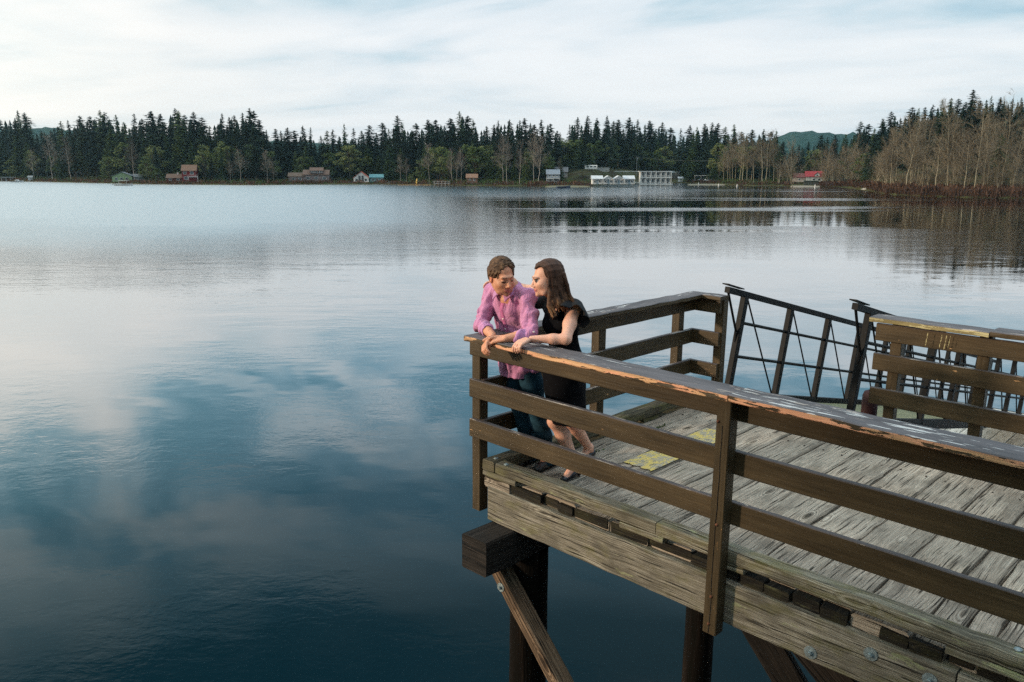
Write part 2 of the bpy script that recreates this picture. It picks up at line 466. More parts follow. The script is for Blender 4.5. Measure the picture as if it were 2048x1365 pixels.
def build_ground():
    mb = MB()
    azs = np.concatenate([np.linspace(-math.pi, -0.8, 40), np.linspace(-0.78, 0.78, 260), np.linspace(0.8, math.pi, 40)])
    qs = [-400, -40, -12, -4, -1, -0.2, 0.4, 1, 2, 4, 8, 14, 20, 26, 32, 40, 50, 65, 85, 110, 140, 180, 260, 400]
    rows = []
    rr = random.Random(5)
    for a in azs:
        s = shore_dist(a); u = u_of(a) if abs(a) < 0.8 else (3000 if a > 0 else -1500)
        row = []
        for q in qs:
            d = max(0.5 if q == -400 else 2.0 + (q + 400) * 0.001, s + q)
            x, y = math.sin(a) * d, math.cos(a) * d
            row.append((x, y, ground_h(x, y) + (rr.uniform(-.12, .12) if q > 1 else 0)))
        hz = row[-1][2]
        for d, k in ((700, .05), (850, .12), (1000, .35), (1150, .6), (1300, .82), (1420, .95), (1500, 1.0), (1700, .85), (2200, .5), (4000, .1), (9000, 0)):
            v = float(np.interp(u, [p[0] for p in HILL], [p[1] for p in HILL]))
            top = HCAM + (342 - v) * 0.000583 * 1500
            z = hz + (top - hz) * k
            if 900 < d < 2000: z += rr.uniform(-2.4, 2.4)
            row.append((math.sin(a) * d / max(0.35, math.cos(a)) if abs(a) < 1.2 else math.sin(a) * d * 2.7, d if abs(a) < 1.2 else math.cos(a) * d * 2.7, z if abs(a) < 1.2 else 2.0))
        rows.append(row)
    m, t, b = new_mat('lakeside_ground')
    g = t.node('ShaderNodeNewGeometry'); pos = g.outputs['Position']
    n1 = t.noise(pos, 0.08, 5, 0.6); n2 = t.noise(pos, 1.2, 5, 0.65)
    f = t.math('ADD', t.math('MULTIPLY', n1, 0.5), t.math('MULTIPLY', n2, 0.5))
    c = t.ramp(f, [(0.36, (0.022, 0.018, 0.010)), (0.46, (0.050, 0.038, 0.018)), (0.54, (0.045, 0.055, 0.018)), (0.64, (0.085, 0.075, 0.038))])
    x, y, z = t.sep(pos)
    ln = t.vmath('LENGTH', pos)
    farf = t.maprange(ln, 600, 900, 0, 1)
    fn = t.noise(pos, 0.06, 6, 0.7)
    fc = t.ramp(fn, [(0.35, (0.006, 0.026, 0.026)), (0.5, (0.012, 0.046, 0.042)), (0.62, (0.030, 0.068, 0.050))])  # far forest green, with bluish haze tinted into the colour
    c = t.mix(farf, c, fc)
    t.l.new(c, b.inputs['Base Color']); b.inputs['Roughness'].default_value = 0.95; b.inputs['Specular IOR Level'].default_value = 0.1
    bp = t.node('ShaderNodeBump'); bp.inputs['Strength'].default_value = 1.0; bp.inputs['Distance'].default_value = 4.0
    t.l.new(t.math('MULTIPLY', fn, farf), bp.inputs['Height']); t.l.new(bp.outputs[0], b.inputs['Normal'])
    rows = [list(r) for r in rows]
    mb.grid(rows, closed=False, caps=False)
    o = mb.build('ground', m, smooth=True)
    # face up
    me = o.data
    if me.polygons[len(me.polygons) // 2].normal.z < 0: me.flip_normals()
    tag(o, kind='structure')


build_ground()


def build_water():
    mb = MB()
    rows = []
    for a in np.linspace(-math.pi, math.pi, 121):
        s = shore_dist(a) + 3.0
        rows.append([(0.0, 0.0, 0.0)] + [(math.sin(a) * s * k, math.cos(a) * s * k, 0.0) for k in (0.02, .1, .3, .6, .85, 1.0)])
    mb.grid(rows, closed=False, caps=False)
    m, t, b = new_mat('lake_water')
    g = t.node('ShaderNodeNewGeometry'); pos = g.outputs['Position']
    x, y, z = t.sep(pos)
    # wind patches: bands of ripples across the lake, calm water between, livelier on the sunlit side
    band = t.noise(t.comb(t.math('MULTIPLY', x, 0.006), t.math('MULTIPLY', y, 0.050), 1.3), 1.0, 3, 0.55)
    left = t.maprange(t.math('DIVIDE', x, t.math('ADD', t.math('ABSOLUTE', y), 12.0)), -0.34, 0.10, 1.0, 0.0)
    far = t.maprange(y, 30.0, 130.0, 0.0, 1.0)
    vfar = t.maprange(y, 150.0, 240.0, 0.0, 1.0)
    amp = t.math('MULTIPLY', t.math('MULTIPLY', t.maprange(band, 0.51, 0.60, 0.05, 1.0), t.maprange(t.math('DIVIDE', x, t.math('ADD', t.math('ABSOLUTE', y), 12.0)), 0.25, 0.55, 1.0, 0.35)), far)
    farl = t.maprange(t.math('ADD', y, t.math('MULTIPLY', t.noise(t.comb(t.math('MULTIPLY', x, 0.02), t.math('MULTIPLY', y, 0.03), 9.0), 1.0, 3, 0.6), 70.0)), 72.0, 135.0, 0.0, 1.0, False)
    amp = t.math('MAXIMUM', amp, t.math('MULTIPLY', left, t.math('MULTIPLY', farl, 2.2)))
    amp = t.math('MAXIMUM', amp, t.math('MULTIPLY', vfar, t.maprange(t.math('DIVIDE', x, t.math('ADD', t.math('ABSOLUTE', y), 12.0)), -0.05, 0.32, 1.9, 0.35)))
    patch = t.noise(t.comb(t.math('MULTIPLY', x, 0.13), t.math('MULTIPLY', y, 0.20), 5.0), 1.0, 4, 0.6)
    near = t.maprange(patch, 0.42, 0.64, 0.06, 1.0)
    nearamp = t.math('MULTIPLY', near, t.maprange(y, 5.0, 100.0, 0.9, 0.25))
    w1 = t.noise(t.comb(t.math('MULTIPLY', x, 0.7), y, 0.0), 2.6, 3, 0.6, 0.3)
    w2 = t.noise(t.comb(t.math('MULTIPLY', x, 0.7), y, 4.0), 0.45, 2, 0.5, 0.2)
    w3 = t.noise(t.comb(t.math('MULTIPLY', x, 0.6), y, 2.0), 9.5, 3, 0.6)
    z0 = lambda q_: t.math('SUBTRACT', q_, 0.5)
    h = t.math('MULTIPLY', z0(w1), 0.0075)
    h = t.math('ADD', h, t.math('MULTIPLY', z0(w3), 0.0024))
    h = t.math('MULTIPLY', h, t.math('MAXIMUM', nearamp, t.math('MULTIPLY', amp, 5.0)))
    h = t.math('ADD', h, t.math('MULTIPLY', w2, 0.012))
    w4 = t.noise(t.comb(t.math('MULTIPLY', x, 0.10), t.math('MULTIPLY', y, 0.42), 1.0), 1.0, 4, 0.7, 0.6)
    w4m = t.math('MULTIPLY', t.maprange(y, 18.0, 50.0, 0.0, 1.0), t.maprange(patch, 0.35, 0.65, 0.25, 1.0))
    w4m = t.math('MULTIPLY', w4m, t.maprange(t.math('DIVIDE', x, t.math('ADD', t.math('ABSOLUTE', y), 12.0)), -0.20, 0.10, 1.0, 0.22))
    h = t.math('ADD', h, t.math('MULTIPLY', t.math('MULTIPLY', z0(w4), w4m), 0.050))
    rip = t.math('MINIMUM', amp, 1.0)
    bp = t.node('ShaderNodeBump'); bp.inputs['Strength'].default_value = 1.0; bp.inputs['Distance'].default_value = 1.0
    t.l.new(h, bp.inputs['Height']); t.l.new(bp.outputs[0], b.inputs['Normal'])
    b.inputs['Base Color'].default_value = (0.001, 0.010, 0.015, 1)
    b.inputs['Roughness'].default_value = 0.5; b.inputs['Specular IOR Level'].default_value = 0.0
    gl = t.node('ShaderNodeBsdfGlossy'); t.l.new(t.math('MAXIMUM', t.math('ADD', 0.02, t.math('MULTIPLY', rip, 0.12)), t.math('MULTIPLY', t.math('MULTIPLY', left, farl), 0.42)), gl.inputs['Roughness']); t.l.new(bp.outputs[0], gl.inputs['Normal'])
    cosv = t.math('ABSOLUTE', t.vmath('DOT_PRODUCT', g.outputs['Incoming'], bp.outputs[0]))
    fac = t.ramp(cosv, [(0.0, 1.0), (0.07, 0.97), (0.12, 0.90), (0.21, 0.74), (0.30, 0.46), (0.37, 0.22), (0.50, 0.042), (0.7, 0.022), (1.0, 0.022)])
    mx = t.node('ShaderNodeMixShader'); t.l.new(fac, mx.inputs[0]); t.l.new(b.outputs[0], mx.inputs[1]); t.l.new(gl.outputs[0], mx.inputs[2])
    t.l.new(mx.outputs[0], [n for n in t.n if n.type == 'OUTPUT_MATERIAL'][0].inputs[0])
    o = mb.build('water', m, smooth=True)
    me = o.data
    if me.polygons[len(me.polygons) // 2].normal.z < 0: me.flip_normals()
    tag(o, kind='structure')


build_water()

# ---------------------------------------------------------------- the pier
R = random.Random(11)
ZUP = (0, 0, 1)


def DT(x, y, z): return DECK @ T(x, y, z)


def bolt_head(mb, p, n, r=0.034, dome=False, c=0.5):
    """washer with a bolt head; n = outward normal"""
    p = np.array(p, float); n = nrm(np.array(n, float))
    if dome:
        tube(mb, [p, p + n * 0.006, p + n * 0.011, p + n * 0.013], [r * .75, r * .7, r * .4, r * .05], 12, c)
    else:
        tube(mb, [p, p + n * 0.005, p + n * 0.0052], [r, r, r * .95], 16, c)
        tube(mb, [p + n * 0.004, p + n * 0.022, p + n * 0.026], [r * .38, r * .38, r * .30], 6, c)


# frame corners in the deck frame
S0 = -4.32        # left end of the platform
T0, T1 = 4.11, 7.34

pier = empty('wooden_pier', DT(-3.0, 5.5, 0), 'weathered grey plank pier on dark round piles, carrying the couple', 'pier')
off = np.array([3.0, -5.5, 0])


def L(x, y, z): return (x + off[0], y + off[1], z + off[2])


# deck planks: run inwards, side by side along the front
ga_ = [-4.30]
x = -4.30
while x < 2.4:
    w = R.uniform(0.285, 0.335) if not (-1.05 < x < -0.7) else 0.14
    ga_.append(x + w); x += w
# known joints of the photograph
known = [-4.30, -4.02, -3.715, -3.42, -3.11, -2.79, -2.47, -2.134, -1.815, -1.49, -1.18, -1.005, -0.864, -0.60]
ga_ = known + [k for k in np.arange(-0.29, 2.6, 0.31)]
mp = MB(); yel = []
for i in range(len(ga_) - 1):
    a, b_ = ga_[i], ga_[i + 1]
    dz = R.uniform(-0.006, 0.004)
    gap = R.uniform(0.010, 0.018)
    e0 = 4.175 + R.uniform(-0.03, 0.035) if a > -4.1 else 4.12
    sk = R.uniform(-0.004, 0.004)
    board(mp, L((a + b_) / 2, e0, -0.0425 + dz), L((a + b_) / 2 + sk, T1 + R.uniform(-0.02, 0.02), -0.0425 + dz), ZUP, (b_ - a) - gap, 0.085, R, 0.013, 0.14, 0.0036)
for i in range(len(ga_) - 1):      # nail heads, two rows over every stringer
    a, b_ = ga_[i], ga_[i + 1]
    for yy in (4.30, 4.95, 5.75, 6.55, 7.22):
        for f_ in (.22, .78):
            nx = a + (b_ - a) * f_ + R.uniform(-.015, .015); ny = yy + R.uniform(-.02, .02)
            tube(mp, [L(nx, ny, -.004), L(nx, ny, .0042)], [.0075, .0075], 6, mi=1)
deck_planks = mp.build('deck_planks', [M['plank'], flat_mat('old_nails', (.030, .022, .018), .7)], pier)
# worn yellow paint patches on two planks
m, t, b = new_mat('worn_yellow_paint')
u, v, v2, rn, z, g1 = wood_uv(t, 3.0, 95.0, 0.035)
ga = t.noise(g1, 1.0, 3, 0.6, 0.4)
tc = t.node('ShaderNodeTexCoord')
wn = t.noise(tc.outputs['Object'], 9.0, 5, 0.7)
wg = t.noise(t.vmath('MULTIPLY', tc.outputs['Object'], (26.0, 5.0, 1.0)), 2.4, 4, 0.65)
f = t.math('ADD', t.math('MULTIPLY', wn, 0.5), t.math('MULTIPLY', wg, 0.5))
cc = t.mix(t.maprange(f, 0.47, 0.53, 0, 1), (0.60, 0.44, 0.12), (0.36, 0.31, 0.22))
cc = t.mix(t.maprange(wg, 0.58, 0.66, 0, 1), cc, (0.09, 0.07, 0.045))
t.l.new(cc, b.inputs['Base Color']); b.inputs['Roughness'].default_value = 0.8
bp = t.node('ShaderNodeBump'); bp.inputs['Distance'].default_value = 0.006; t.l.new(wg, bp.inputs['Height']); t.l.new(bp.outputs[0], b.inputs['Normal'])
M['yellow'] = m
for (x0, x1, y0, y1) in ((-3.70, -3.43, 5.09, 5.50), (-3.70, -3.43, 5.92, 6.33)):
    q = MB(); pts = []
    n = 9; rr = random.Random(int(y0 * 10))
    lo = [(x0 + (x1 - x0) * i / n, y0 + rr.uniform(-.012, .02)) for i in range(n + 1)]
    hi = [(x0 + (x1 - x0) * i / n, y1 + rr.uniform(-.02, .012)) for i in range(n + 1)]
    for i in range(n):
        q.face([L(lo[i][0], lo[i][1], .0082), L(lo[i + 1][0], lo[i + 1][1], .0082), L(hi[i + 1][0], hi[i + 1][1], .0082), L(hi[i][0], hi[i][1], .0082)])
    q.build('paint_patch', M['yellow'], pier)

# tufts of moss in two plank gaps
mo = flat_mat('moss', (0.07, 0.12, 0.02), 0.95, 0.4, 90.0, 0, 0.004, 90)
M['moss'] = mo
q = MB()
for (gx, gy, n_, sp) in ((-4.02, 6.05, 46, .09), (-4.02, 5.1, 26, .10), (-2.80, 5.0, 14, .08), (-4.27, 5.6, 60, .9)):
    for _ in range(n_):
        px, py = gx + R.gauss(0, .010), gy + max(-1.2, min(1.2, R.gauss(0, sp)))
        h_ = R.uniform(.006, .016); a = R.uniform(0, 6.28)
        q.face([L(px - .009 * math.cos(a), py - .009 * math.sin(a), -.004), L(px + .009 * math.cos(a), py + .009 * math.sin(a), -.004), L(px + R.uniform(-.008, .008), py + R.uniform(-.008, .008), h_)])
q.build('moss', mo, pier)['kind'] = 'stuff'

# stringers (outer face y = T0), the left end starts at S0
q = MB(); board(q, L(-4.245, T0 + .045, -0.218), L(-0.94, T0 + .045, -0.218), ZUP, 0.09, 0.272, R, 0.007, 0.12, 0.003)
q.build('stringer', M['stringer'], pier)
q = MB(); board(q, L(-0.932, T0 + .047, -0.222), L(2.6, T0 + .047, -0.222), ZUP, 0.09, 0.27, R, 0.007, 0.12, 0.003)
q.build('stringer', M['stringer'], pier)
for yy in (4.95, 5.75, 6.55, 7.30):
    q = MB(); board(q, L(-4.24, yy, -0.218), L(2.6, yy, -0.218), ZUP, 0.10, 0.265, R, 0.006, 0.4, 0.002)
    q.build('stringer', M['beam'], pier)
# blocking behind the plank ends on the left end
q = MB(); board(q, L(-4.25, 4.13, -0.04), L(-4.25, T1, -0.04), ZUP, 0.085, 0.080, R)
q.build('end_board', M['kerb_old'], pier)
# plank ends, near-black: the gap's shade between kerb and stringer put into the colour
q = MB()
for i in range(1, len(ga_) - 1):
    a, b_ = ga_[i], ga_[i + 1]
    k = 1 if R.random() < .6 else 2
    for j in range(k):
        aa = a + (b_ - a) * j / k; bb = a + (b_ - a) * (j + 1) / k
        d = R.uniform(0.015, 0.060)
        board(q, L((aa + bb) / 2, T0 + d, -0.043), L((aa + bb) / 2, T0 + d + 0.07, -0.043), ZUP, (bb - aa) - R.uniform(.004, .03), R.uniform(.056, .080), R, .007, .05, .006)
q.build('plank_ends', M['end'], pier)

# kerb rail on spacer blocks
KH = 0.128
q = MB(); board(q, L(-4.165, T0 + .052, KH - .043), L(-2.72, T0 + .052, KH - .043), ZUP, .108, .086, R, .010, .09, .0035); q.build('kerb_rail', M['kerb'], pier)
q = MB(); board(q, L(-2.715, T0 + .052, KH - .045), L(-0.55, T0 + .054, KH - .045), ZUP, .110, .086, R, .010, .09, .0035); q.build('kerb_rail', M['kerb'], pier)
q = MB(); board(q, L(-0.545, T0 + .052, KH - .044), L(2.6, T0 + .052, KH - .044), ZUP, .108, .088, R, .010, .09, .0035); q.build('kerb_rail', M['kerb'], pier)
q = MB(); board(q, L(-4.245, T0 + .004, KH - .045), L(-4.245, T1 - .03, KH - .045), ZUP, .125, .088, R, .010, .12, .0035); q.build('kerb_rail', M['kerb_old'], pier)
for (a, b_) in ((-4.30, -3.96), (-3.0, -2.66), (-2.30, -2.10), (-1.0, -0.62), (0.2, 0.6)):
    q = MB(); board(q, L(a, T0 + .050, .019), L(b_, T0 + .050, .019), ZUP, .104, .042, R, .006, .1, .002); q.build('spacer_block', M['kerb'], pier)
for (yy) in (5.0, 6.2, 7.0):
    q = MB(); board(q, L(-4.245, yy - .15, .019), L(-4.245, yy + .15, .019), ZUP, .118, .042, R, .006, .1, .002); q.build('spacer_block', M['kerb_old'], pier)
for (px, py) in ((-4.235, 4.185), (-4.09, 4.150), (-0.71, 4.165), (-4.25, 5.62)):
    q = MB(); bolt_head(q, L(px, py, KH - .002), (0, 0, 1), .026, True); q.build('bolt', M['galv'], pier, smooth=False)
for (px, pz) in ((-1.66, -0.30), (-1.344, -0.163), (-1.05, -0.172), (-0.70, -0.29)):
    q = MB(); bolt_head(q, L(px, T0 - .003, pz), (0, -1, 0), .037); q.build('bolt', M['galv'], pier)

# cap beams under the stringers, piles, braces
for sx in (-4.09, -1.25, 1.6):
    q = MB(); board(q, L(sx, 3.82, -0.492), L(sx, 7.6, -0.492), ZUP, .262, .272, R, .012, .25, .003); q.build('cap_beam', M['beam'], pier)
mpile, t, b = new_mat('creosoted_pile')
tc = t.node('ShaderNodeTexCoord')
n1 = t.noise(t.vmath('MULTIPLY', tc.outputs['Object'], (14.0, 14.0, 1.2)), 1.0, 5, 0.65)
t.l.new(t.ramp(n1, [(0.35, (0.003, 0.003, 0.002)), (0.58, (0.007, 0.005, 0.004)), (0.78, (0.030, 0.020, 0.012))]), b.inputs['Base Color'])
b.inputs['Roughness'].default_value = 0.9; b.inputs['Specular IOR Level'].default_value = 0.08
bp = t.node('ShaderNodeBump'); bp.inputs['Distance'].default_value = 0.02; t.l.new(n1, bp.inputs['Height']); t.l.new(bp.outputs[0], b.inputs['Normal'])
M['pile'] = mpile
for (px, py) in ((-4.09, 4.42), (-4.10, 7.14), (-1.25, 4.45), (-1.25, 7.1), (1.6, 4.45), (1.6, 7.1)):
    q = MB(); rows = []
    n = 20
    for k in range(26):
        zz = -0.63 - k * 0.20
        rows.append([(px + off[0] + (0.150 + 0.002 * k * .3 + R.uniform(-.004, .005)) * math.cos(2 * math.pi * j / n), py + off[1] + (0.150 + R.uniform(-.004, .005)) * math.sin(2 * math.pi * j / n), zz) for j in range(n)])
    q.grid(rows); q.build('pile', M['pile'], pier, smooth=True)
# diagonal brace bolted to the front pile, stepping down to the next bent
q = MB(); board(q, L(-4.20, 4.185, -0.74), L(-0.95, 4.185, -4.14), (1, 0, 1), .150, .105, R, .012, .3, .003); q.build('brace', M['brace'], pier)
q = MB(); bolt_head(q, L(-4.095, 4.108, -0.865), (0, -1, 0), .036); q.build('bolt', M['galv'], pier)
for (a, b_) in (((-2.50, 4.9, -0.64), (-1.30, 4.9, -2.0)), ((-1.25, 4.7, -1.0), (-1.25, 6.9, -2.4)), ((-2.1, 4.9, -.7), (-1.3, 4.9, -1.3))):
    q = MB(); board(q, L(*a), L(*b_), (0.5, 0.5, 1), .12, .20, R, .01, .5, .003); q.build('brace', M['beam'], pier)


# ---------------------------------------------------------------- railings
def rail_post(parent, o, x, y, z0, z1, w=.089, d=.089, mat='paint', mark=0):
    q = MB(); board(q, (x + o[0], y + o[1], z0), (x + o[0], y + o[1], z1), (0, 1, 0), w, d, R, .005, .3, .0012)
    return q.build('post', M[mat], parent)


CAPZ = 1.10
# front railing -------------------------------------------------
fr = empty('front_railing', DT(-2.2, 4.1, 0), 'brown painted rail the couple leans on, cap edge peeling to orange wood', 'railing')
o_ = np.array([2.2, -4.1, 0])


def Lf(x, y, z): return (x + o_[0], y + o_[1], z + o_[2])


YF = T0 + .020
for (z_, xs) in ((CAPZ - .038 - .072, (-4.448, -2.262)), (0.661, (-4.455, -2.262)), (0.345, (-4.453, -2.262)), (CAPZ - .038 - .074, (-2.258, 2.5)), (0.664, (-2.258, 2.5)), (0.352, (-2.258, 2.5))):
    q = MB(); board(q, Lf(xs[0], YF, z_), Lf(xs[1], YF, z_), ZUP, .040, .142, R, .005, .18, .0014, topmi=1)
    q.build('rail_board', [M['paint'], M['paint_shelf']], fr)
for (xa, xb, dy) in ((-4.36, -2.202, 0), (-2.198, 2.5, 0.004)):
    q = MB(); board(q, Lf(xa, 4.075 + dy, CAPZ - .019), Lf(xb, 4.075 + dy, CAPZ - .019), ZUP, .212, .040, R, .005, .12, .0022, mi=1, topmi=0)
    q.build('rail_cap', [M['paint_top'], M['paint_edge']], fr)
pc_ = rail_post(fr, o_, -2.245, T0 - .046, -.405, CAPZ - .040)
for (dz, dx) in ((-.16, .0), (-.34, -.005), (.92, -.03), (.30, .005)):
    q = MB(); bolt_head(q, Lf(-2.245 + dx, T0 - .091, dz), (0, -1, 0), .012, True); q.build('bolt', M['rust'], pc_)
q = MB(); tube(q, [Lf(-2.247 + R.uniform(-.004, .004), T0 - .0915, -.40 + k * .1) for k in range(14)], .0028, 4); q.build('split', flat_mat('dark_split', (.006, .005, .004)), pc_)
rail_post(fr, o_, 0.1, T0 - .046, -.405, CAPZ - .040)
rail_post(fr, o_, 2.3, T0 - .046, -.405, CAPZ - .040)

# side railing --------------------------------------------------
sr = empty('side_railing', DT(-4.4, 5.6, 0), 'brown railing along the lake end of the pier, behind the woman, with a short return', 'railing')
o_2 = np.array([4.4, -5.6, 0])


def Ls_(x, y, z): return (x + o_2[0], y + o_2[1], z + o_2[2])


XS = -4.358
for z_ in (CAPZ - .038 - .072, 0.661, 0.345):
    q = MB(); board(q, Ls_(XS, T0 + .045, z_), Ls_(XS, 7.075, z_), ZUP, .040, .142, R, .005, .2, .0014, topmi=1); q.build('rail_board', [M['paint'], M['paint_shelf']], sr)
    q = MB(); board(q, Ls_(XS + .022, 7.055, z_ + .003), Ls_(-4.045, 7.055, z_ + .003), ZUP, .040, .140, R, .005, .2, .0014, topmi=1); q.build('rail_board', [M['paint'], M['paint_shelf']], sr)
q = MB(); board(q, Ls_(-4.305, 4.184, CAPZ - .019), Ls_(-4.305, 7.10, CAPZ - .019), ZUP, .185, .038, R, .005, .12, .003, mi=1, topmi=0); q.build('rail_cap', [M['paint_top'], M['paint']], sr)
q = MB(); board(q, Ls_(-4.22, 7.045, CAPZ - .018), Ls_(-4.01, 7.045, CAPZ - .018), ZUP, .150, .038, R, .005, .12, .002, mi=1, topmi=0); q.build('rail_cap', [M['paint_top'], M['paint']], sr)
rail_post(sr, o_2, XS - .066, 4.195, -.34, CAPZ - .039)
rail_post(sr, o_2, XS - .066, 5.64, -.34, CAPZ - .039, .089, .10)
rail_post(sr, o_2, XS - .066, 6.90, -.34, CAPZ - .039)
rail_post(sr, o_2, -4.075, 7.122, -.34, CAPZ - .040)

# inner railing -------------------------------------------------
ir = empty('inner_railing', DT(-2.6, 7.3, 0), 'brown railing with a pale worn cap beside the top of the gangway', 'railing')
o_3 = np.array([2.6, -7.3, 0])


def Li(x, y, z): return (x + o_3[0], y + o_3[1], z + o_3[2])


for z_ in (1.035 - .038 - .075, 0.655, 0.345):
    xa = -2.655
    q = MB(); board(q, Li(xa, 7.32, z_), Li(2.4, 7.32, z_), ZUP, .040, .150, R, .005, .2, .0014, topmi=1); q.build('rail_board', [M['paint'], M['paint_shelf']], ir)
q = MB(); board(q, Li(-2.70, 7.345, 1.035), Li(-1.76, 7.345, 1.035), ZUP, .21, .040, R, .005, .12, .003, mi=1, topmi=0); q.build('rail_cap', [M['paint_top'], M['paint_pale']], ir)
q = MB(); board(q, Li(-1.755, 7.375, 1.045), Li(2.4, 7.375, 1.045), ZUP, .25, .040, R, .005, .12, .003, mi=1, topmi=0); q.build('rail_cap', [M['paint_top'], M['paint']], ir)
for xx in (-2.49, -1.80, -0.9, 0.3):
    rail_post(ir, o_3, xx, 7.388, -.34, 1.012, .092, .092)
# pale scratched strokes on the top board of the inner railing
sr_ = random.Random(3); sm_ = flat_mat('pale_scratch', (.34, .29, .15), .9, .5, 120.0)
for bx, ln_ in ((-2.21, 1.0), (-2.10, .9), (-2.065, 1.0), (-2.035, .8)):
    q = MB(); rows = []
    for k in range(13):
        zz = .985 - k * .0100 * ln_; xx = bx + sr_.uniform(-.002, .002) - k * .0009; w_ = sr_.choice((.0006, .002, .0032))
        rows.append([Li(xx - w_, 7.2430, zz), Li(xx + w_, 7.2430, zz)])
    q.grid(rows, closed=False, caps=False); q.build('scratch', sm_, ir)

# ---------------------------------------------------------------- gangway
GD = nrm(np.array([-0.03671648, 0.97313918, -0.22727083]))
GX = np.array([1.0, 0.0, 0.0]); GX = nrm(GX - GX.dot(GD) * GD); GN = np.cross(GX, GD)
GO = np.array([-4.21, 7.44, 1.10]) - 1.1 * GN + GD * 0.0
gang = empty('gangway', DT(*GO), 'black steel gangway with rod braced sides leading down to the float', 'gangway')
GL = 13.6


def G(d, x, n): return tuple(GD * d + GX * x + GN * n)


for side, (X_, sgn) in enumerate(((0.0, 1), (1.28, -1))):
    tr = MB()
    # top and bottom chords, rails
    board(tr, G(0.0, X_, 1.10), G(GL, X_, 1.10), tuple(GN), .055, .062, R, .004, 3, 0)
    board(tr, G(0.0, X_, 0.0), G(GL, X_, 0.0), tuple(GN), .06, .12, R, .004, 3, 0)
    board(tr, G(0.0 - .02, X_ - .02, 1.155), G(.35, X_ - .02, 1.150), tuple(GN), .07, .012, R, .002, 3, 0)
    for hh in (.80, .44):
        tube(tr, [G(.40, X_, hh), G(GL, X_, hh)], .017, 8)
    tube(tr, [G(0.03, X_, 1.08), G(.36, X_, .70), G(.42, X_, .45)], .014, 6)
    n = 11
    for k in range(n):
        d = .42 + 1.22 * k
        if d > GL: break
        board(tr, G(d, X_, -.05), G(d, X_, 1.08), tuple(GD), .06, .085, R, .004, 3, 0)
        if k < n - 1 and d + 1.22 < GL:
            tube(tr, [G(d + .06, X_, 1.07), G(d + 1.17, X_, .02)], .010, 6)
    tr.build('side_truss', M['black_steel'], gang)
fl = MB()
k = 0
while k * .10 < GL - .05:
    board(fl, G(.04 + k * .10, .04, -.02), G(.04 + k * .10, 1.24, -.02), tuple(GN), .082, .028, R, .003, 3, .001)
    k += 1
fl.build('tread_floor', flat_mat('greenish_treads', (.20, .195, .11), .8, .3, 8), gang)
rl = MB(); tube(rl, [(1.36, .35, .05), (1.36, .35, .10), (1.36, .35, .33), (1.36, .35, .36)], [.11, .13, .13, .09], 12)
hp = empty('fender_drum', DT(-2.93, 8.10, -.12), 'dark maroon rubber drum standing at the top of the gangway', 'fender')
rl = MB(); tube(rl, [(0, 0, 0), (0, 0, .02), (0, 0, .24), (0, 0, .28), (0, 0, .29)], [.06, .075, .075, .06, .04], 16); rl.build('drum', flat_mat('maroon_rubber', (.035, .010, .012), .7), hp, smooth=True)
rl = MB(); tube(rl, [(0, 0, .27), (0, 0, .30)], [.02, .02], 10); rl.build('stem', M['black_steel'], hp)

# ---------------------------------------------------------------- float at the foot of the gangway
fz = 0.42
pF = np.array(DECK @ Vector(tuple(GO + GD * 13.2)))
flo = empty('floating_dock', Matrix.Translation((pF[0], pF[1], 0)) @ Matrix.Rotation(math.radians(-44), 4, 'Z'), 'pale plank float with a dark edge at the foot of the gangway', 'dock')
q = MB(); rr = random.Random(8)
for k in range(26):
    board(q, (-2.2 + k * .30, -2.0, fz - .025), (-2.2 + k * .30, 1.6, fz - .025), ZUP, .285, .05, rr, .006, 2, .002)
q.build('float_planks', mat_plank('float_plank', (.30, .29, .27), (.50, .49, .46), (.66, .65, .62), .7, 0.05, .003), flo)
q = MB(); box(q, (-2.4, -2.1, -.25), (5.6, -2.02, fz - .01)); box(q, (-2.4, 1.62, -.25), (5.6, 1.70, fz - .01)); box(q, (-2.42, -2.0, -.25), (-2.34, 1.6, fz - .01)); box(q, (5.52, -2.0, -.25), (5.6, 1.6, fz - .01))
q.build('fascia', M['beam'], flo)
q = MB(); box(q, (-2.2, -1.9, -.3), (5.4, 1.5, fz - .06)); q.build('flotation', flat_mat('float_block', (.05, .05, .055)), flo)
rb = empty('rowing_boat', Matrix.Translation((pF[0] + 2.6, pF[1] - 5.2, 0.0)) @ Matrix.Rotation(math.radians(-60), 4, 'Z'), 'orange red rowing boat moored under the inner railing', 'boat')
q = MB(); rows = []
for k in range(13):
    s_ = -1 + 2 * k / 12; wv = .62 * (1 - abs(s_) ** 2.6) + .03; keel = -.10 + .25 * s_ ** 2; gun = .36 + .14 * s_ ** 2
    rows.append([(-wv, s_ * 1.9, gun), (-wv * .86, s_ * 1.9, (keel + gun) / 2), (-wv * .4, s_ * 1.9, keel), (wv * .4, s_ * 1.9, keel), (wv * .86, s_ * 1.9, (keel + gun) / 2), (wv, s_ * 1.9, gun),
                 (wv - .05, s_ * 1.9, gun), (wv * .8 - .04, s_ * 1.9, (keel + gun) / 2), (wv * .38, s_ * 1.9, keel + .04), (-wv * .38, s_ * 1.9, keel + .04), (-wv * .8 + .04, s_ * 1.9, (keel + gun) / 2), (-wv + .05, s_ * 1.9, gun)])
q.grid(rows); q.build('hull', flat_mat('red_hull', (.42, .06, .02), .4), rb, smooth=False)
q = MB()
for yy in (-.7, .2, 1.0): board(q, (-.5, yy, .26), (.5, yy, .26), ZUP, .2, .03, rr)
q.build('thwart', M['kerb_old'], rb)

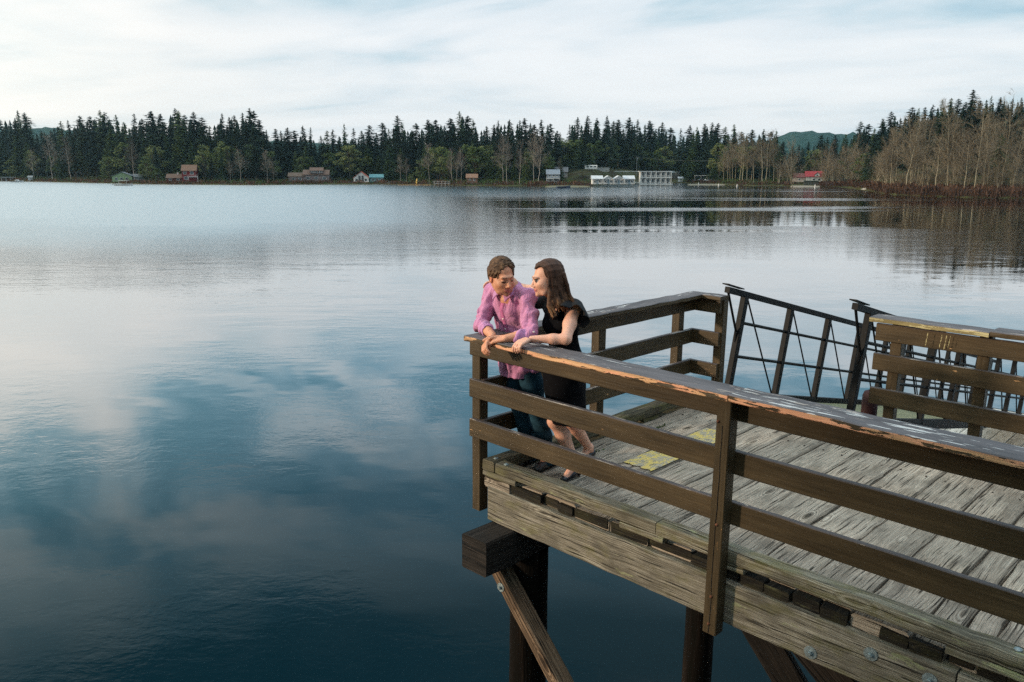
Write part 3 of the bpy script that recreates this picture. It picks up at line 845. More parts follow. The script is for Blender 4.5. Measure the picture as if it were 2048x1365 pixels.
SHADE = [(-18.5, -2.2, 21), (-20.5, -3.0, 21), (-19.5, -5.6, 22), (-17.8, -7.6, 19), (-23.0, -5.6, 22), (-22, -8.6, 21), (-20.0, -11.0, 20), (-24.0, -13.0, 20)]
# wooded bank behind and left of the photographer, where the pier meets the land
q = MB(); rr = random.Random(61)


def dense_tree(x, y, H_, wd=.20):
    g_ = ground_h(x, y)
    tube(q, [(x, y, g_ - .5), (x, y, g_ + H_ * .9)], [.22, .04], 5)
    for k in range(22):
        f0 = k / 22; R0 = H_ * wd * (1 - f0) ** .7 + .2; z0 = g_ + H_ * (.04 + .96 * f0)
        for j in range(10):
            b2 = j * .63 + k + rr.uniform(-.2, .2); r_ = R0 * rr.uniform(.7, 1.25)
            q.face([(x, y, z0 + H_ * .07), (x + math.cos(b2) * r_, y + math.sin(b2) * r_, z0 - r_ * .35), (x + math.cos(b2 + .6) * r_, y + math.sin(b2 + .6) * r_, z0 - r_ * .3)], c=rr.random())


for i in range(46):
    a = rr.uniform(math.radians(105), math.radians(235)); dd = rr.uniform(24, 44)
    dense_tree(math.sin(a) * dd, math.cos(a) * dd, rr.uniform(8, 14))
# the trees whose shade falls on the landward half of the pier
for (x, y, H_) in SHADE: dense_tree(x, y, H_, .17)
bank_mb = q
# ---------------------------------------------------------------- figures: smooth implicit surfaces, meshed here
class SDF:
    def __init__(s, lo, hi, vox):
        s.lo = np.array(lo, float); s.vox = vox
        s.n = np.ceil((np.array(hi) - s.lo) / vox).astype(int) + 1
        s.d = np.full(s.n, 1.0, np.float32)
        s.best = np.full(s.n, 9.0, np.float32); s.lab = np.zeros(s.n, np.uint8)
        s.cols = []
    def _reg(s, a, b, m):
        i0 = np.maximum(0, np.floor((np.array(a) - m - s.lo) / s.vox).astype(int)); i1 = np.minimum(s.n, np.ceil((np.array(b) + m - s.lo) / s.vox).astype(int) + 1)
        if np.any(i1 <= i0): return None, None
        sl = tuple(slice(i, j) for i, j in zip(i0, i1))
        g = np.meshgrid(*[s.lo[k] + s.vox * np.arange(i0[k], i1[k]) for k in range(3)], indexing='ij')
        return sl, np.stack(g, -1)
    def col(s, c):
        c = tuple(c)
        if c not in s.cols: s.cols.append(c)
        return s.cols.index(c)
    def put(s, sl, dd, k, c, bias=0.0):
        dd = dd.astype(np.float32)
        cur = s.d[sl]
        if k > 0:
            h = np.clip(0.5 + 0.5 * (cur - dd) / k, 0, 1)
            s.d[sl] = cur * (1 - h) + dd * h - k * h * (1 - h)
        else: s.d[sl] = np.minimum(cur, dd)
        if c is not None:
            l = s.col(c); b = s.best[sl]; m = (dd - bias) < b
            b[m] = (dd - bias)[m]; s.best[sl] = b
            q = s.lab[sl]; q[m] = l; s.lab[sl] = q
    def cap(s, p0, p1, r0, r1=None, k=0.02, c=None, bias=0.0, sq=None):
        """tapered capsule"""
        r1 = r0 if r1 is None else r1
        p0 = np.array(p0, float); p1 = np.array(p1, float)
        m = k + 3 * s.vox
        sl, g = s._reg(np.minimum(p0 - r0, p1 - r1), np.maximum(p0 + r0, p1 + r1), m)
        if sl is None: return
        ba = p1 - p0; L2 = max(ba.dot(ba), 1e-10)
        t = np.clip((g - p0) @ ba / L2, 0, 1)
        dd = np.linalg.norm(g - p0 - t[..., None] * ba, axis=-1) - (r0 + (r1 - r0) * t)
        s.put(sl, dd, k, c, bias)
    def chain(s, pts, rs, k=0.02, c=None, bias=0.0):
        for i in range(len(pts) - 1): s.cap(pts[i], pts[i + 1], rs[i], rs[i + 1], k, c, bias)
    def _ell(s, ctr, rad, R_, m):
        ctr = np.array(ctr, float); rad = np.array(rad, float); R_ = np.eye(3) if R_ is None else np.array(R_)
        ex = np.sqrt(((R_ * rad) ** 2).sum(1))
        sl, g = s._reg(ctr - ex, ctr + ex, m)
        if sl is None: return None, None
        q = (g - ctr) @ R_
        k0 = np.linalg.norm(q / rad, axis=-1); k1 = np.linalg.norm(q / rad ** 2, axis=-1)
        return sl, np.where(k1 > 1e-9, k0 * (k0 - 1) / np.maximum(k1, 1e-9), -rad.min())
    def ell(s, ctr, rad, R_=None, k=0.02, c=None, bias=0.0):
        """ellipsoid; columns of R_ are its axes"""
        sl, dd = s._ell(ctr, rad, R_, k + 3 * s.vox)
        if sl is None: return
        s.put(sl, dd, k, c, bias)
    def cut(s, ctr, rad, R_=None, k=0.01):
        sl, dd = s._ell(ctr, rad, R_, k + 3 * s.vox)
        if sl is None: return
        dd = -dd.astype(np.float32); cur = s.d[sl]
        h = np.clip(0.5 - 0.5 * (cur - dd) / k, 0, 1)
        s.d[sl] = cur * (1 - h) + dd * h + k * h * (1 - h)
    def warp(s, f):
        """add f(points) near the surface"""
        m = np.abs(s.d) < 0.05
        idx = np.argwhere(m)
        s.d[m] += f(s.lo + idx * s.vox).astype(np.float32)
    def mesh(s, name, mat, parent, off, smooth_iter=1):
        d = s.d; neg = d < 0
        nx, ny, nz = d.shape
        c8 = [neg[a:nx - 1 + a, b:ny - 1 + b, c:nz - 1 + c] for a in (0, 1) for b in (0, 1) for c in (0, 1)]
        cnt = sum(x.astype(np.uint8) for x in c8)
        act = (cnt > 0) & (cnt < 8)
        cells = np.argwhere(act)
        ids = np.full(act.shape, -1, np.int32); ids[act] = np.arange(len(cells))
        acc = np.zeros((len(cells), 3)); num = np.zeros(len(cells))
        corners = [(a, b, c) for a in (0, 1) for b in (0, 1) for c in (0, 1)]
        val = {q: d[cells[:, 0] + q[0], cells[:, 1] + q[1], cells[:, 2] + q[2]].astype(float) for q in corners}
        for q in corners:
            for ax in range(3):
                if q[ax]: continue
                r = list(q); r[ax] = 1; r = tuple(r)
                v0, v1 = val[q], val[r]
                m = (v0 < 0) != (v1 < 0)
                t = np.where(m, v0 / np.where(m, v0 - v1, 1), 0)
                p = np.repeat(np.array([q], float), len(cells), 0); p[:, ax] = t
                acc[m] += p[m]; num[m] += 1
        V = s.lo + (cells + acc / num[:, None]) * s.vox
        Fs = []
        for ax in range(3):
            o1, o2 = [(1, 2), (2, 0), (0, 1)][ax]
            sl0 = [slice(None)] * 3; sl1 = [slice(None)] * 3
            sl0[ax] = slice(0, d.shape[ax] - 1); sl1[ax] = slice(1, None)
            ch = neg[tuple(sl0)] != neg[tuple(sl1)]
            e = np.argwhere(ch)
            e = e[(e[:, o1] > 0) & (e[:, o2] > 0) & (e[:, o1] < d.shape[o1] - 1) & (e[:, o2] < d.shape[o2] - 1)]
            def sh(a, b):
                q = e.copy(); q[:, o1] -= a; q[:, o2] -= b
                return ids[q[:, 0], q[:, 1], q[:, 2]]
            quad = np.stack([sh(1, 1), sh(0, 1), sh(0, 0), sh(1, 0)], 1)
            fl = ~neg[e[:, 0], e[:, 1], e[:, 2]]
            quad[fl] = quad[fl][:, ::-1]
            Fs.append(quad)
        Fq = np.concatenate(Fs); Fq = Fq[(Fq >= 0).all(1)]
        # light smoothing
        for _ in range(smooth_iter):
            A_ = np.zeros_like(V); n_ = np.zeros(len(V))
            for i in range(4):
                a = Fq[:, i]; b = Fq[:, (i + 1) % 4]
                np.add.at(A_, a, V[b]); np.add.at(n_, a, 1)
                np.add.at(A_, b, V[a]); np.add.at(n_, b, 1)
            V = V * 0.5 + 0.5 * A_ / np.maximum(n_, 1)[:, None]
        me = bpy.data.meshes.new(name)
        me.vertices.add(len(V)); me.vertices.foreach_set('co', (V + np.array(off)).astype(np.float32).ravel())
        me.loops.add(len(Fq) * 4); me.loops.foreach_set('vertex_index', Fq.astype(np.int32).ravel())
        me.polygons.add(len(Fq)); me.polygons.foreach_set('loop_start', np.arange(0, len(Fq) * 4, 4, dtype=np.int32))
        me.polygons.foreach_set('use_smooth', np.ones(len(Fq), bool))
        me.update(calc_edges=True); me.validate()
        if s.cols:
            lc = s.lab[cells[:, 0], cells[:, 1], cells[:, 2]]
            cc = np.array([list(x) + [1.0] for x in s.cols])[lc]
            # soften label edges
            for _ in range(1):
                A_ = np.zeros_like(cc); n_ = np.zeros(len(V))
                for i in range(4):
                    a = Fq[:, i]; b = Fq[:, (i + 1) % 4]
                    np.add.at(A_, a, cc[b]); np.add.at(n_, a, 1); np.add.at(A_, b, cc[a]); np.add.at(n_, b, 1)
                cc = cc * 0.6 + 0.4 * A_ / np.maximum(n_, 1)[:, None]
            at = me.color_attributes.new('Col', 'FLOAT_COLOR', 'POINT'); at.data.foreach_set('color', cc.astype(np.float32).ravel())
        me.materials.append(mat)
        o = bpy.data.objects.new(name, me); col.objects.link(o)
        if parent is not None: o.parent = parent
        return o


def fold_noise(seed, dirs, n=10):
    rr = np.random.RandomState(seed)
    W = []
    for _ in range(n):
        b = dirs[rr.randint(len(dirs))]
        W.append((np.array(b[:3]) * rr.uniform(.7, 1.3) + rr.normal(0, b[3], 3), rr.uniform(0, 6.28), b[4] * rr.uniform(.5, 1.2)))
    def f(p):
        w = np.sin(p @ np.array([5.0, 7, 4]) + 1.3) * .8 + np.sin(p @ np.array([11.0, -6, 9])) * .5
        a = 0
        for k, ph, am in W: a = a + am * np.sin(p @ k + ph + w * 1.6)
        return a
    return f


def vc_mat(name, rough=0.6, sss=0.0, bump=0.0, bscale=200.0, spec=0.4, var=0.0, vscale=30.0, weave=False, sheen=0.0):
    m, t, b = new_mat(name)
    c = t.node('ShaderNodeVertexColor', layer_name='Col').outputs['Color']
    tc = t.node('ShaderNodeTexCoord').outputs['Object']
    if var:
        n = t.noise(tc, vscale, 4, 0.6)
        k = t.maprange(n, 0.3, 0.7, 1 - var, 1 + var, False)
        c = t.mix(1.0, c, t.comb(k, k, k), 'MULTIPLY')
    if weave:
        n = t.noise(t.vmath('MULTIPLY', tc, (90.0, 90.0, 500.0)), 1.0, 2, 0.6)
        n2 = t.noise(t.vmath('MULTIPLY', tc, (400.0, 400.0, 60.0)), 1.0, 2, 0.6)
        k = t.maprange(t.math('ADD', n, n2), 0.75, 1.25, 0.80, 1.22, False)
        c = t.mix(1.0, c, t.comb(k, k, k), 'MULTIPLY')
    t.l.new(c, b.inputs['Base Color'])
    b.inputs['Roughness'].default_value = rough; b.inputs['Specular IOR Level'].default_value = spec
    b.inputs['Subsurface Weight'].default_value = sss; b.inputs['Subsurface Radius'].default_value = (0.012, 0.005, 0.003)
    if sheen: b.inputs['Sheen Weight'].default_value = sheen
    if bump:
        bp = t.node('ShaderNodeBump'); bp.inputs['Distance'].default_value = bump
        hh = t.noise(tc, bscale, 4, 0.6)
        if weave:
            cr = t.noise(t.vmath('MULTIPLY', tc, (26.0, 26.0, 11.0)), 1.0, 2, 0.5, 0.6)
            cr = t.math('ABSOLUTE', t.math('SUBTRACT', cr, 0.5))
            hh = t.math('ADD', hh, t.math('MULTIPLY', t.maprange(cr, 0.0, 0.16, 0.0, 1.0), 1.8))
        t.l.new(hh, bp.inputs['Height']); t.l.new(bp.outputs[0], b.inputs['Normal'])
    return m


M['skin'] = vc_mat('skin', 0.5, 0.12, 0.0004, 300, 0.4, 0.06, 40)
M['cloth'] = vc_mat('linen', 0.85, 0, 0.0012, 220, 0.15, 0.10, 30, True, 0.2)
M['denim'] = vc_mat('denim', 0.85, 0, 0.0012, 400, 0.15, 0.35, 14)
M['blackcloth'] = vc_mat('black_jersey', 0.9, 0, 0.001, 200, 0.08, 0.2, 20)
M['hair'] = vc_mat('hair', 0.6, 0, 0.001, 260, 0.25, 0.30, 60)
M['leather'] = vc_mat('shoe_leather', 0.3, 0, 0.0, 200, 0.5)
V3 = lambda *a: np.array(a, float)


def head_axes(fwd, up):
    f = nrm(np.array(fwd, float)); u = np.array(up, float); u = nrm(u - u.dot(f) * f); l = np.cross(u, f)      # l: the person's left
    return np.stack([l, f, u], 1)


def build_head(s, C, X, skin, lip, brow, female=False, eyes_open=True, neck=None, sc_=1.0):
    """C head centre, X axes (left, forward, up)"""
    w = lambda x, y, z: C + sc_ * (X[:, 0] * x + X[:, 1] * y + X[:, 2] * z)
    K = 0.018
    j = 0.92 if female else 1.0
    s.ell(w(0, -.018, .030), (.077 * sc_, .097 * sc_, .088 * sc_), X, K, skin)
    s.ell(w(0, .022, -.030), (.063 * j * sc_, .074 * sc_, .080 * sc_), X, K, skin)
    jw = skin if female else tuple(a_ * b_ for a_, b_ in zip(skin, (.74, .74, .80)))
    s.ell(w(0, .045, -.082), (.040 * j * sc_, .038 * sc_, .034 * sc_), X, K, jw, .002)                # jaw
    s.ell(w(0, .072, -.103), (.019 * j, .016, .016), X, .012, jw, .002)                   # chin
    for q in (-1, 1):
        s.ell(w(q * .036, .062, -.030), (.024, .022, .024), X, .015, skin)            # cheek
        s.cap(w(q * .052, -.01, -.045), w(q * .040, .035, -.088), .024, .022, .02, skin)
    for q in (-1, 1): s.ell(w(q * .044, .028, -.030), (.026, .040, .046), X, .018, skin)
    s.ell(w(0, .080, .018), (.052, .018, .014 if not female else .010), X, .014, skin)               # brow ridge
    for q in (-1, 1): s.cut(w(q * .031, .104, -.004), (.017, .016, .011), X, .010)
    nose = skin if not female else skin
    s.chain([w(0, .088, .004), w(0, .099, -.022), w(0, .110 if not female else .106, -.036)], [.0075, .0085 if not female else .0075, .0105 if not female else .0085], .009, nose)
    for q in (-1, 1): s.ell(w(q * .012, .098, -.043), (.0075, .010, .007), X, .006, nose)
    # eyes
    for q in (-1, 1):
        if eyes_open:
            s.ell(w(q * .031, .0835, -.004), (.0115, .009, .0070), X, .001, (.36, .29, .27), .001)
            s.ell(w(q * .031 + .002, .0885, -.004), (.0060, .005, .0065), X, .001, (.035, .025, .02), .003)
            s.cap(w(q * .020, .0895, .0035), w(q * .044, .083, .0030), .0028, .0028, .002, (.03, .018, .014), .001)
        else:
            s.ell(w(q * .031, .082, -.003), (.014, .0105, .0105), X, .003, tuple(x * .86 for x in skin), .0005)
            s.cap(w(q * .019, .0905, -.0105), w(q * .044, .084, -.0095), .0026, .0026, .002, (.045, .022, .016), .0025)
        s.cap(w(q * .014, .0965, .0190), w(q * .047, .083, .0215), .0034, .0022, .003, brow, .0012)
    # mouth
    g_ = .72 if female else 1.0
    s.cap(w(-.020, .085, -.0675), w(.020, .085, -.0675), .0055 * g_, .0055 * g_, .005, lip, .0008)
    s.cap(w(-.010, .0905, -.0665), w(.010, .0905, -.0665), .0052 * g_, .0052 * g_, .005, lip, .001)
    s.cap(w(-.012, .0875, -.0745), w(.012, .0875, -.0745), .0062 * g_, .0062 * g_, .005, lip, .001)
    # ears
    for q in (-1, 1):
        s.ell(w(q * .078, -.008, -.010), (.009, .018, .030), X, .006, tuple(min(1, a * b) for a, b in zip(skin, (1.05, .85, .8))))
        s.cut(w(q * .088, -.002, -.006), (.006, .009, .016), X, .004)
    return w


def hand(s, wrist, palm_dir, palm_nrm, curl, skin, size=1.0, mirror=1, spread=1.0, thumb=True, curls=None, thumb_to=None):
    """hand leaving `wrist` along palm_dir; palm_nrm points out of the palm; thumb on the mirror side"""
    d = nrm(np.array(palm_dir, float)); n = np.array(palm_nrm, float); n = nrm(n - n.dot(d) * d); x = np.cross(d, n) * mirror
    w = np.array(wrist, float); z = size
    for q in (-.026, -.009, .009, .026):
        s.cap(w + d * .012 + x * q * .75 * z, w + d * .082 * z + x * q * 1.08 * z, .0145 * z, .0125 * z, .012, skin)
    lens = [.072, .080, .074, .058]
    for i, q in enumerate((.029, .0098, -.0098, -.028)):
        c_ = (curls[i] if curls else curl)
        p = w + d * .086 * z + x * q * 1.05 * z
        a = 0.0; pts = [p - d * .015]; rs = [.0095 * z]
        pts.append(p); rs.append(.0096 * z)
        dirx = d + x * (q * 3.0 * spread)
        for k, (fr_, cc_) in enumerate(((.46, .9), (.30, 1.1), (.24, .7))):
            a += c_ * cc_
            dd = nrm(dirx * math.cos(a) + n * math.sin(a))
            p = p + dd * lens[i] * fr_ * z; pts.append(p); rs.append((.0090, .0080, .0068)[k] * z)
        s.chain(pts, rs, .0035, skin)
    if thumb:
        p = w + d * .024 * z + x * .026 * z
        if thumb_to is not None: t1 = np.array(thumb_to, float); mid = p * .45 + t1 * .55 + x * .012; s.chain([p, mid, t1], [.0135 * z, .0105 * z, .0088 * z], .006, skin)
        else:
            p1 = p + nrm(d * .75 + x * .75 + n * .25) * .038 * z; p2 = p1 + nrm(d * .9 + x * .3 + n * .4) * .032 * z; p3 = p2 + nrm(d * .95 + n * .4) * .024 * z
            s.chain([p, p1, p2, p3], [.0135 * z, .0115 * z, .0095 * z, .0080 * z], .006, skin)


# ================================================================= the man
SK = (.60, .275, .165); SKW = (.68, .36, .255)
man = empty('person', DT(-4.2, 4.5, 0), 'man in pink shirt and dark jeans leaning on the rail', 'person')
mo_ = (4.2, -4.5, 0)


def build_man():
    s = SDF((-4.74, 3.82, -.01), (-3.72, 4.95, 1.76), 0.0048)
    C = V3(-4.205, 4.205, 1.530)
    X = head_axes((.95, -.32, -.17), (-.22, -.02, 1.0))
    w = build_head(s, C, X, SK, (.44, .16, .14), (.09, .05, .03), False, False, sc_=1.10)
    nb = V3(-4.262, 4.335, 1.44)
    s.cap(w(0, -.02, -.055), nb, .056, .062, .03, SK)
    s.cap(nb, V3(-4.262, 4.36, 1.38), .066, .10, .04, SK)
    # trunk under the shirt
    s.ell((-4.268, 4.385, 1.27), (.165, .095, .17), None, .05, SK)
    s.ell((-4.275, 4.445, 1.04), (.145, .095, .17), None, .05, SK)
    s.ell((-4.278, 4.475, .88), (.150, .100, .10), None, .05, SK)
    Rs, Ls = V3(-4.455, 4.350, 1.365), V3(-4.075, 4.345, 1.375)
    Re, Le = V3(-4.405, 4.185, 1.150), V3(-3.895, 4.180, 1.150)
    Rw, Lw = V3(-4.125, 4.030, 1.128), V3(-3.985, 4.035, 1.130)
    for S_, E_, W_ in ((Rs, Re, Rw), (Ls, Le, Lw)):
        s.cap(S_, E_, .040, .028, .02, SK); s.chain([E_, E_ * .55 + W_ * .45, W_], [.028, .038, .029], .02, SK)
    # clasped hands hanging over the cap
    hand(s, Lw, (-.86, -.50, -.22), (-.15, .20, -1.0), .52, SK, 1.14, -1, .7, True, [.45, .5, .55, .6], thumb_to=(-4.070, 3.955, 1.128))
    hand(s, Rw + V3(.005, -.006, -.004), (.10, -.72, -.42), (.55, .35, -.6), .62, SK, 1.14, 1, .7, True, [.55, .6, .6, .65], thumb_to=(-4.115, 3.935, 1.108))
    # legs inside the jeans
    for hp_, kn, an in ((V3(-4.36, 4.48, .84), V3(-4.285, 4.50, .47), V3(-4.25, 4.585, .09)), (V3(-4.19, 4.48, .84), V3(-4.115, 4.51, .47), V3(-4.075, 4.60, .09))):
        s.cap(hp_, kn, .075, .050, .03, SK); s.cap(kn, an, .048, .034, .03, SK)
        s.cap(an, an + V3(.01, -.10, -.055), .028, .022, .02, SK)
    s.mesh('body', M['skin'], man, mo_)

    # hair: cap over the skull, short tufts swept over the brow
    h = SDF(C - .18, C + .19, 0.0036)
    c1, c2, c3 = (.070, .034, .017), (.13, .070, .034), (.036, .018, .009)
    hs = 1.10
    h.ell(w(0, -.020, .036), (.0815 * hs, .1005 * hs, .0905 * hs), X, .01, c1)
    h.ell(w(0, -.050, .000), (.078 * hs, .070 * hs, .078 * hs), X, .02, c1)
    h.cut(w(0, .122, .026), (.074 * hs, .086 * hs, .094 * hs), X, .008)
    h.cut(w(0, .085, -.085), (.12, .105, .085), X, .012)
    h.cut(w(0, .02, -.105), (.12, .14, .075), X, .02)
    for q in (-1, 1): h.cut(w(q * .088, .000, -.018), (.024, .026, .032), X, .006)
    base_ = h.d.copy()
    rr = random.Random(4)
    for _ in range(620):
        th = rr.uniform(0, 2 * math.pi); ph = rr.uniform(-.15, 1.55)
        d = V3(math.cos(ph) * math.cos(th), math.cos(ph) * math.sin(th), math.sin(ph))
        p = V3(0, -.022, .036) + d * V3(.083, .102, .092)
        gi = np.clip(((w(*p) - h.lo) / h.vox).astype(int), 0, h.n - 1)
        if base_[gi[0], gi[1], gi[2]] > .004: continue
        tdir = V3(.70 + rr.uniform(-.3, .3), .25 + rr.uniform(-.3, .3), .10) if d[2] > .35 else V3(rr.uniform(-.2, .2), -.3, -.9)
        tdir = tdir - tdir.dot(d) * d * .80; tdir = nrm(tdir)
        ln = rr.uniform(.016, .034)
        a = w(*(p - d * .004)); b_ = w(*(p + tdir * ln * .6 + d * .001)); c_ = w(*(p + tdir * ln + d * .001))
        h.chain([a, b_, c_], [.0046, .0038, .0014], .0018, rr.choice((c1, c2, c1, c3, c2)))
    h.mesh('hair', M['hair'], man, mo_, 0)

    # shirt
    s = SDF((-4.76, 4.00, .70), (-3.70, 4.72, 1.56), 0.0052)
    PK = (.50, .205, .36); PK2 = (.50, .225, .42); PKD = (.42, .11, .25)
    s.ell((-4.268, 4.378, 1.285), (.188, .115, .160), None, .04, PK)
    s.ell((-4.272, 4.425, 1.10), (.168, .118, .19), None, .05, PK)
    s.ell((-4.278, 4.460, .93), (.178, .128, .16), None, .06, PK)
    s.chain([V3(-4.28, 4.475, .90), V3(-4.28, 4.48, .765)], [.135, .152], .05, PK)
    s.ell((-4.279, 4.475, .80), (.190, .135, .07), None, .03, PK)
    for S_, E_, W_ in ((Rs, Re, Rw), (Ls, Le, Lw)):
        s.cap(nb + V3(0, .02, -.045), S_, .055, .062, .03, PK)
        s.chain([S_, S_ * .5 + E_ * .5 + V3(0, 0, -.006), E_], [.068, .059, .050], .022, PK)
        cf = E_ * .50 + W_ * .50
        s.chain([E_, cf], [.050, .045], .015, PK)
        cd = nrm(W_ - E_)
        s.cap(cf - cd * .040, cf + cd * .010, .0510, .0500, .003, PK2)      # turned-back cuff
        s.cap(cf - cd * .075, cf - cd * .052, .0515, .0505, .003, PK)
    s.warp(fold_noise(3, [(46, 10, 6, 12, .0030), (60, 8, 26, 16, .0026), (-50, 6, 34, 16, .0026), (34, 30, 12, 14, .0022), (10, 10, 70, 12, .0012)], 14))
    s.warp(fold_noise(31, [(120, 20, 14, 22, .0016), (95, 20, 60, 25, .0014), (-95, 20, 60, 25, .0014)], 10))
    # gathered folds at the elbows
    def fe(p):
        a = 0
        for E_ in (Re, Le):
            dd = np.linalg.norm(p - E_, axis=1); a = a + .0060 * np.sin(dd * 170 + p[:, 2] * 60) * np.exp(-(dd / .075) ** 2)
        z = p[:, 2]
        a = a + .0040 * np.sin(p[:, 0] * 120 + z * 15) * np.exp(-((z - .78) / .06) ** 2)
        return a
    s.warp(fe)
    # open neck, then the collar round it
    cxx = nb + V3(.003, -.004, -.01)
    s.cut(cxx + V3(.000, -.085, -.060), (.021, .060, .085), None, .008)
    s.cut(cxx + V3(.000, -.040, .050), (.050, .085, .070), None, .008)
    for q in (-1, 1):
        pts = [cxx + V3(q * .008, .078, .040), cxx + V3(q * .052, .052, .036), cxx + V3(q * .068, .000, .016), cxx + V3(q * .056, -.050, -.014), cxx + V3(q * .030, -.083, -.045)]
        lo_ = [cxx + V3(q * .008, .098, .012), cxx + V3(q * .068, .066, .006), cxx + V3(q * .092, -.004, -.016), cxx + V3(q * .086, -.072, -.048), cxx + V3(q * .062, -.104, -.085)]
        for t_ in np.linspace(0, 1, 6):
            s.chain([a_ * (1 - t_) + b_ * t_ + V3(0, 0, .006 * math.sin(t_ * 3.14)) for a_, b_ in zip(pts, lo_)], [.0062] * 5, .006, PK2, .001)
    # hollow sleeves and hem
    for E_, W_ in ((Re, Rw), (Le, Lw)):
        cf = E_ * .50 + W_ * .50; cd = nrm(W_ - E_)
        Rm = np.stack([nrm(np.cross(cd, V3(0, 0, 1))), np.cross(nrm(np.cross(cd, V3(0, 0, 1))), cd), cd], 1)
        s.cut(cf + cd * .052, (.041, .041, .055), Rm, .004)
    s.cut((-4.28, 4.475, .64), (.30, .30, .105), None, .006)
    sh = s.mesh('shirt', M['cloth'], man, mo_)
    # placket, pocket and buttons
    q = MB(); off_ = np.array(mo_)
    btn = flat_mat('pearl_button', (.75, .66, .64), .3)
    # find the shirt's front surface on the centre line by walking the field
    def front(x, z, side=-1):
        iy = None
        ix = int(round((x - s.lo[0]) / s.vox)); iz = int(round((z - s.lo[2]) / s.vox))
        colm = s.d[ix, :, iz].copy(); colm[:int((4.215 - s.lo[1]) / s.vox)] = 1.0
        k = np.argmax(colm < 0)
        return s.lo[1] + k * s.vox if colm[k] < 0 else None
    pl = MB(); pts = []
    for z in np.arange(.84, 1.33, .02):
        ys = [front(-4.262 + dx, z) for dx in (-.018, 0, .018)]
        if any(y is None for y in ys): continue
        y0 = min(ys) - .002
        pts.append([V3(-4.262 - .019, ys[0] - .001, z) + off_, V3(-4.262 - .017, y0 - .003, z) + off_, V3(-4.262 + .017, y0 - .003, z) + off_, V3(-4.262 + .019, ys[2] - .001, z) + off_])
    pl.grid(pts, closed=False, caps=False)
    pm = flat_mat('placket_linen', (.46, .125, .27), .85, .15, 60)
    pl.build('placket', pm, man, smooth=True)
    for z in (1.285, 1.20, 1.12, 1.035, .95):
        y = front(-4.262, z)
        if y is None: continue
        b_ = MB(); tube(b_, [V3(-4.262, y - .0085, z) + off_, V3(-4.262, y - .0045, z) + off_], [.0062, .0068], 10); b_.build('button', btn, man)
    b_ = MB(); pE = Le + V3(.052, -.022, .030); tube(b_, [pE + off_, pE + off_ + V3(.010, -.004, .004)], [.0066, .0066], 10); b_.build('button', btn, man)
    y = front(-4.175, 1.21)
    pk = MB()
    for k in range(3):
        z0 = 1.235 - k * .030; z1 = z0 - .030
        r_ = []
        for x in (-4.215, -4.19, -4.165, -4.14):
            pass
    # jeans
    j = SDF((-4.60, 4.28, .02), (-3.90, 4.80, .95), 0.0055)
    DN = (.012, .040, .062); DN2 = (.022, .062, .088)
    j.ell((-4.278, 4.475, .83), (.170, .115, .11), None, .04, DN)
    for hp_, kn, an in ((V3(-4.36, 4.48, .80), V3(-4.285, 4.50, .47), V3(-4.25, 4.585, .10)), (V3(-4.19, 4.48, .80), V3(-4.115, 4.51, .47), V3(-4.075, 4.60, .10))):
        j.chain([hp_, hp_ * .5 + kn * .5, kn], [.098, .086, .067], .02, DN)
        j.chain([kn, kn * .5 + an * .5, an, an + V3(.002, -.01, -.06)], [.067, .066, .058, .060], .02, DN)
        j.ell(hp_ * .55 + kn * .45 + V3(0, -.055, 0), (.035, .03, .14), None, .03, DN2)
    j.warp(fold_noise(9, [(8, 6, 55, 12, .0022), (40, 10, 20, 12, .0014)], 9))
    j.mesh('jeans', M['denim'], man, mo_)
    BR = (.030, .014, .012)
    for ax_, ay in ((-4.25, 4.60), (-4.075, 4.615)):
        sh_ = SDF((ax_ - .07, ay - .24, -.01), (ax_ + .09, ay + .12, .14), 0.0045)
        sh_.cap((ax_, ay + .035, .045), (ax_ + .012, ay - .13, .032), .042, .030, .02, BR)
        sh_.cap((ax_, ay + .02, .07), (ax_, ay - .02, .05), .044, .042, .02, BR)
        sh_.cap((ax_, ay + .045, .012), (ax_ + .013, ay - .15, .010), .040, .036, .01, (.012, .010, .010))
        sh_.mesh('shoe', M['leather'], man, mo_)


build_man()

# ================================================================= the woman
woman = empty('person', DT(-3.8, 4.5, 0), 'woman with long brown hair in a black dress, arm around the man', 'person')
wo_ = (3.8, -4.5, 0)


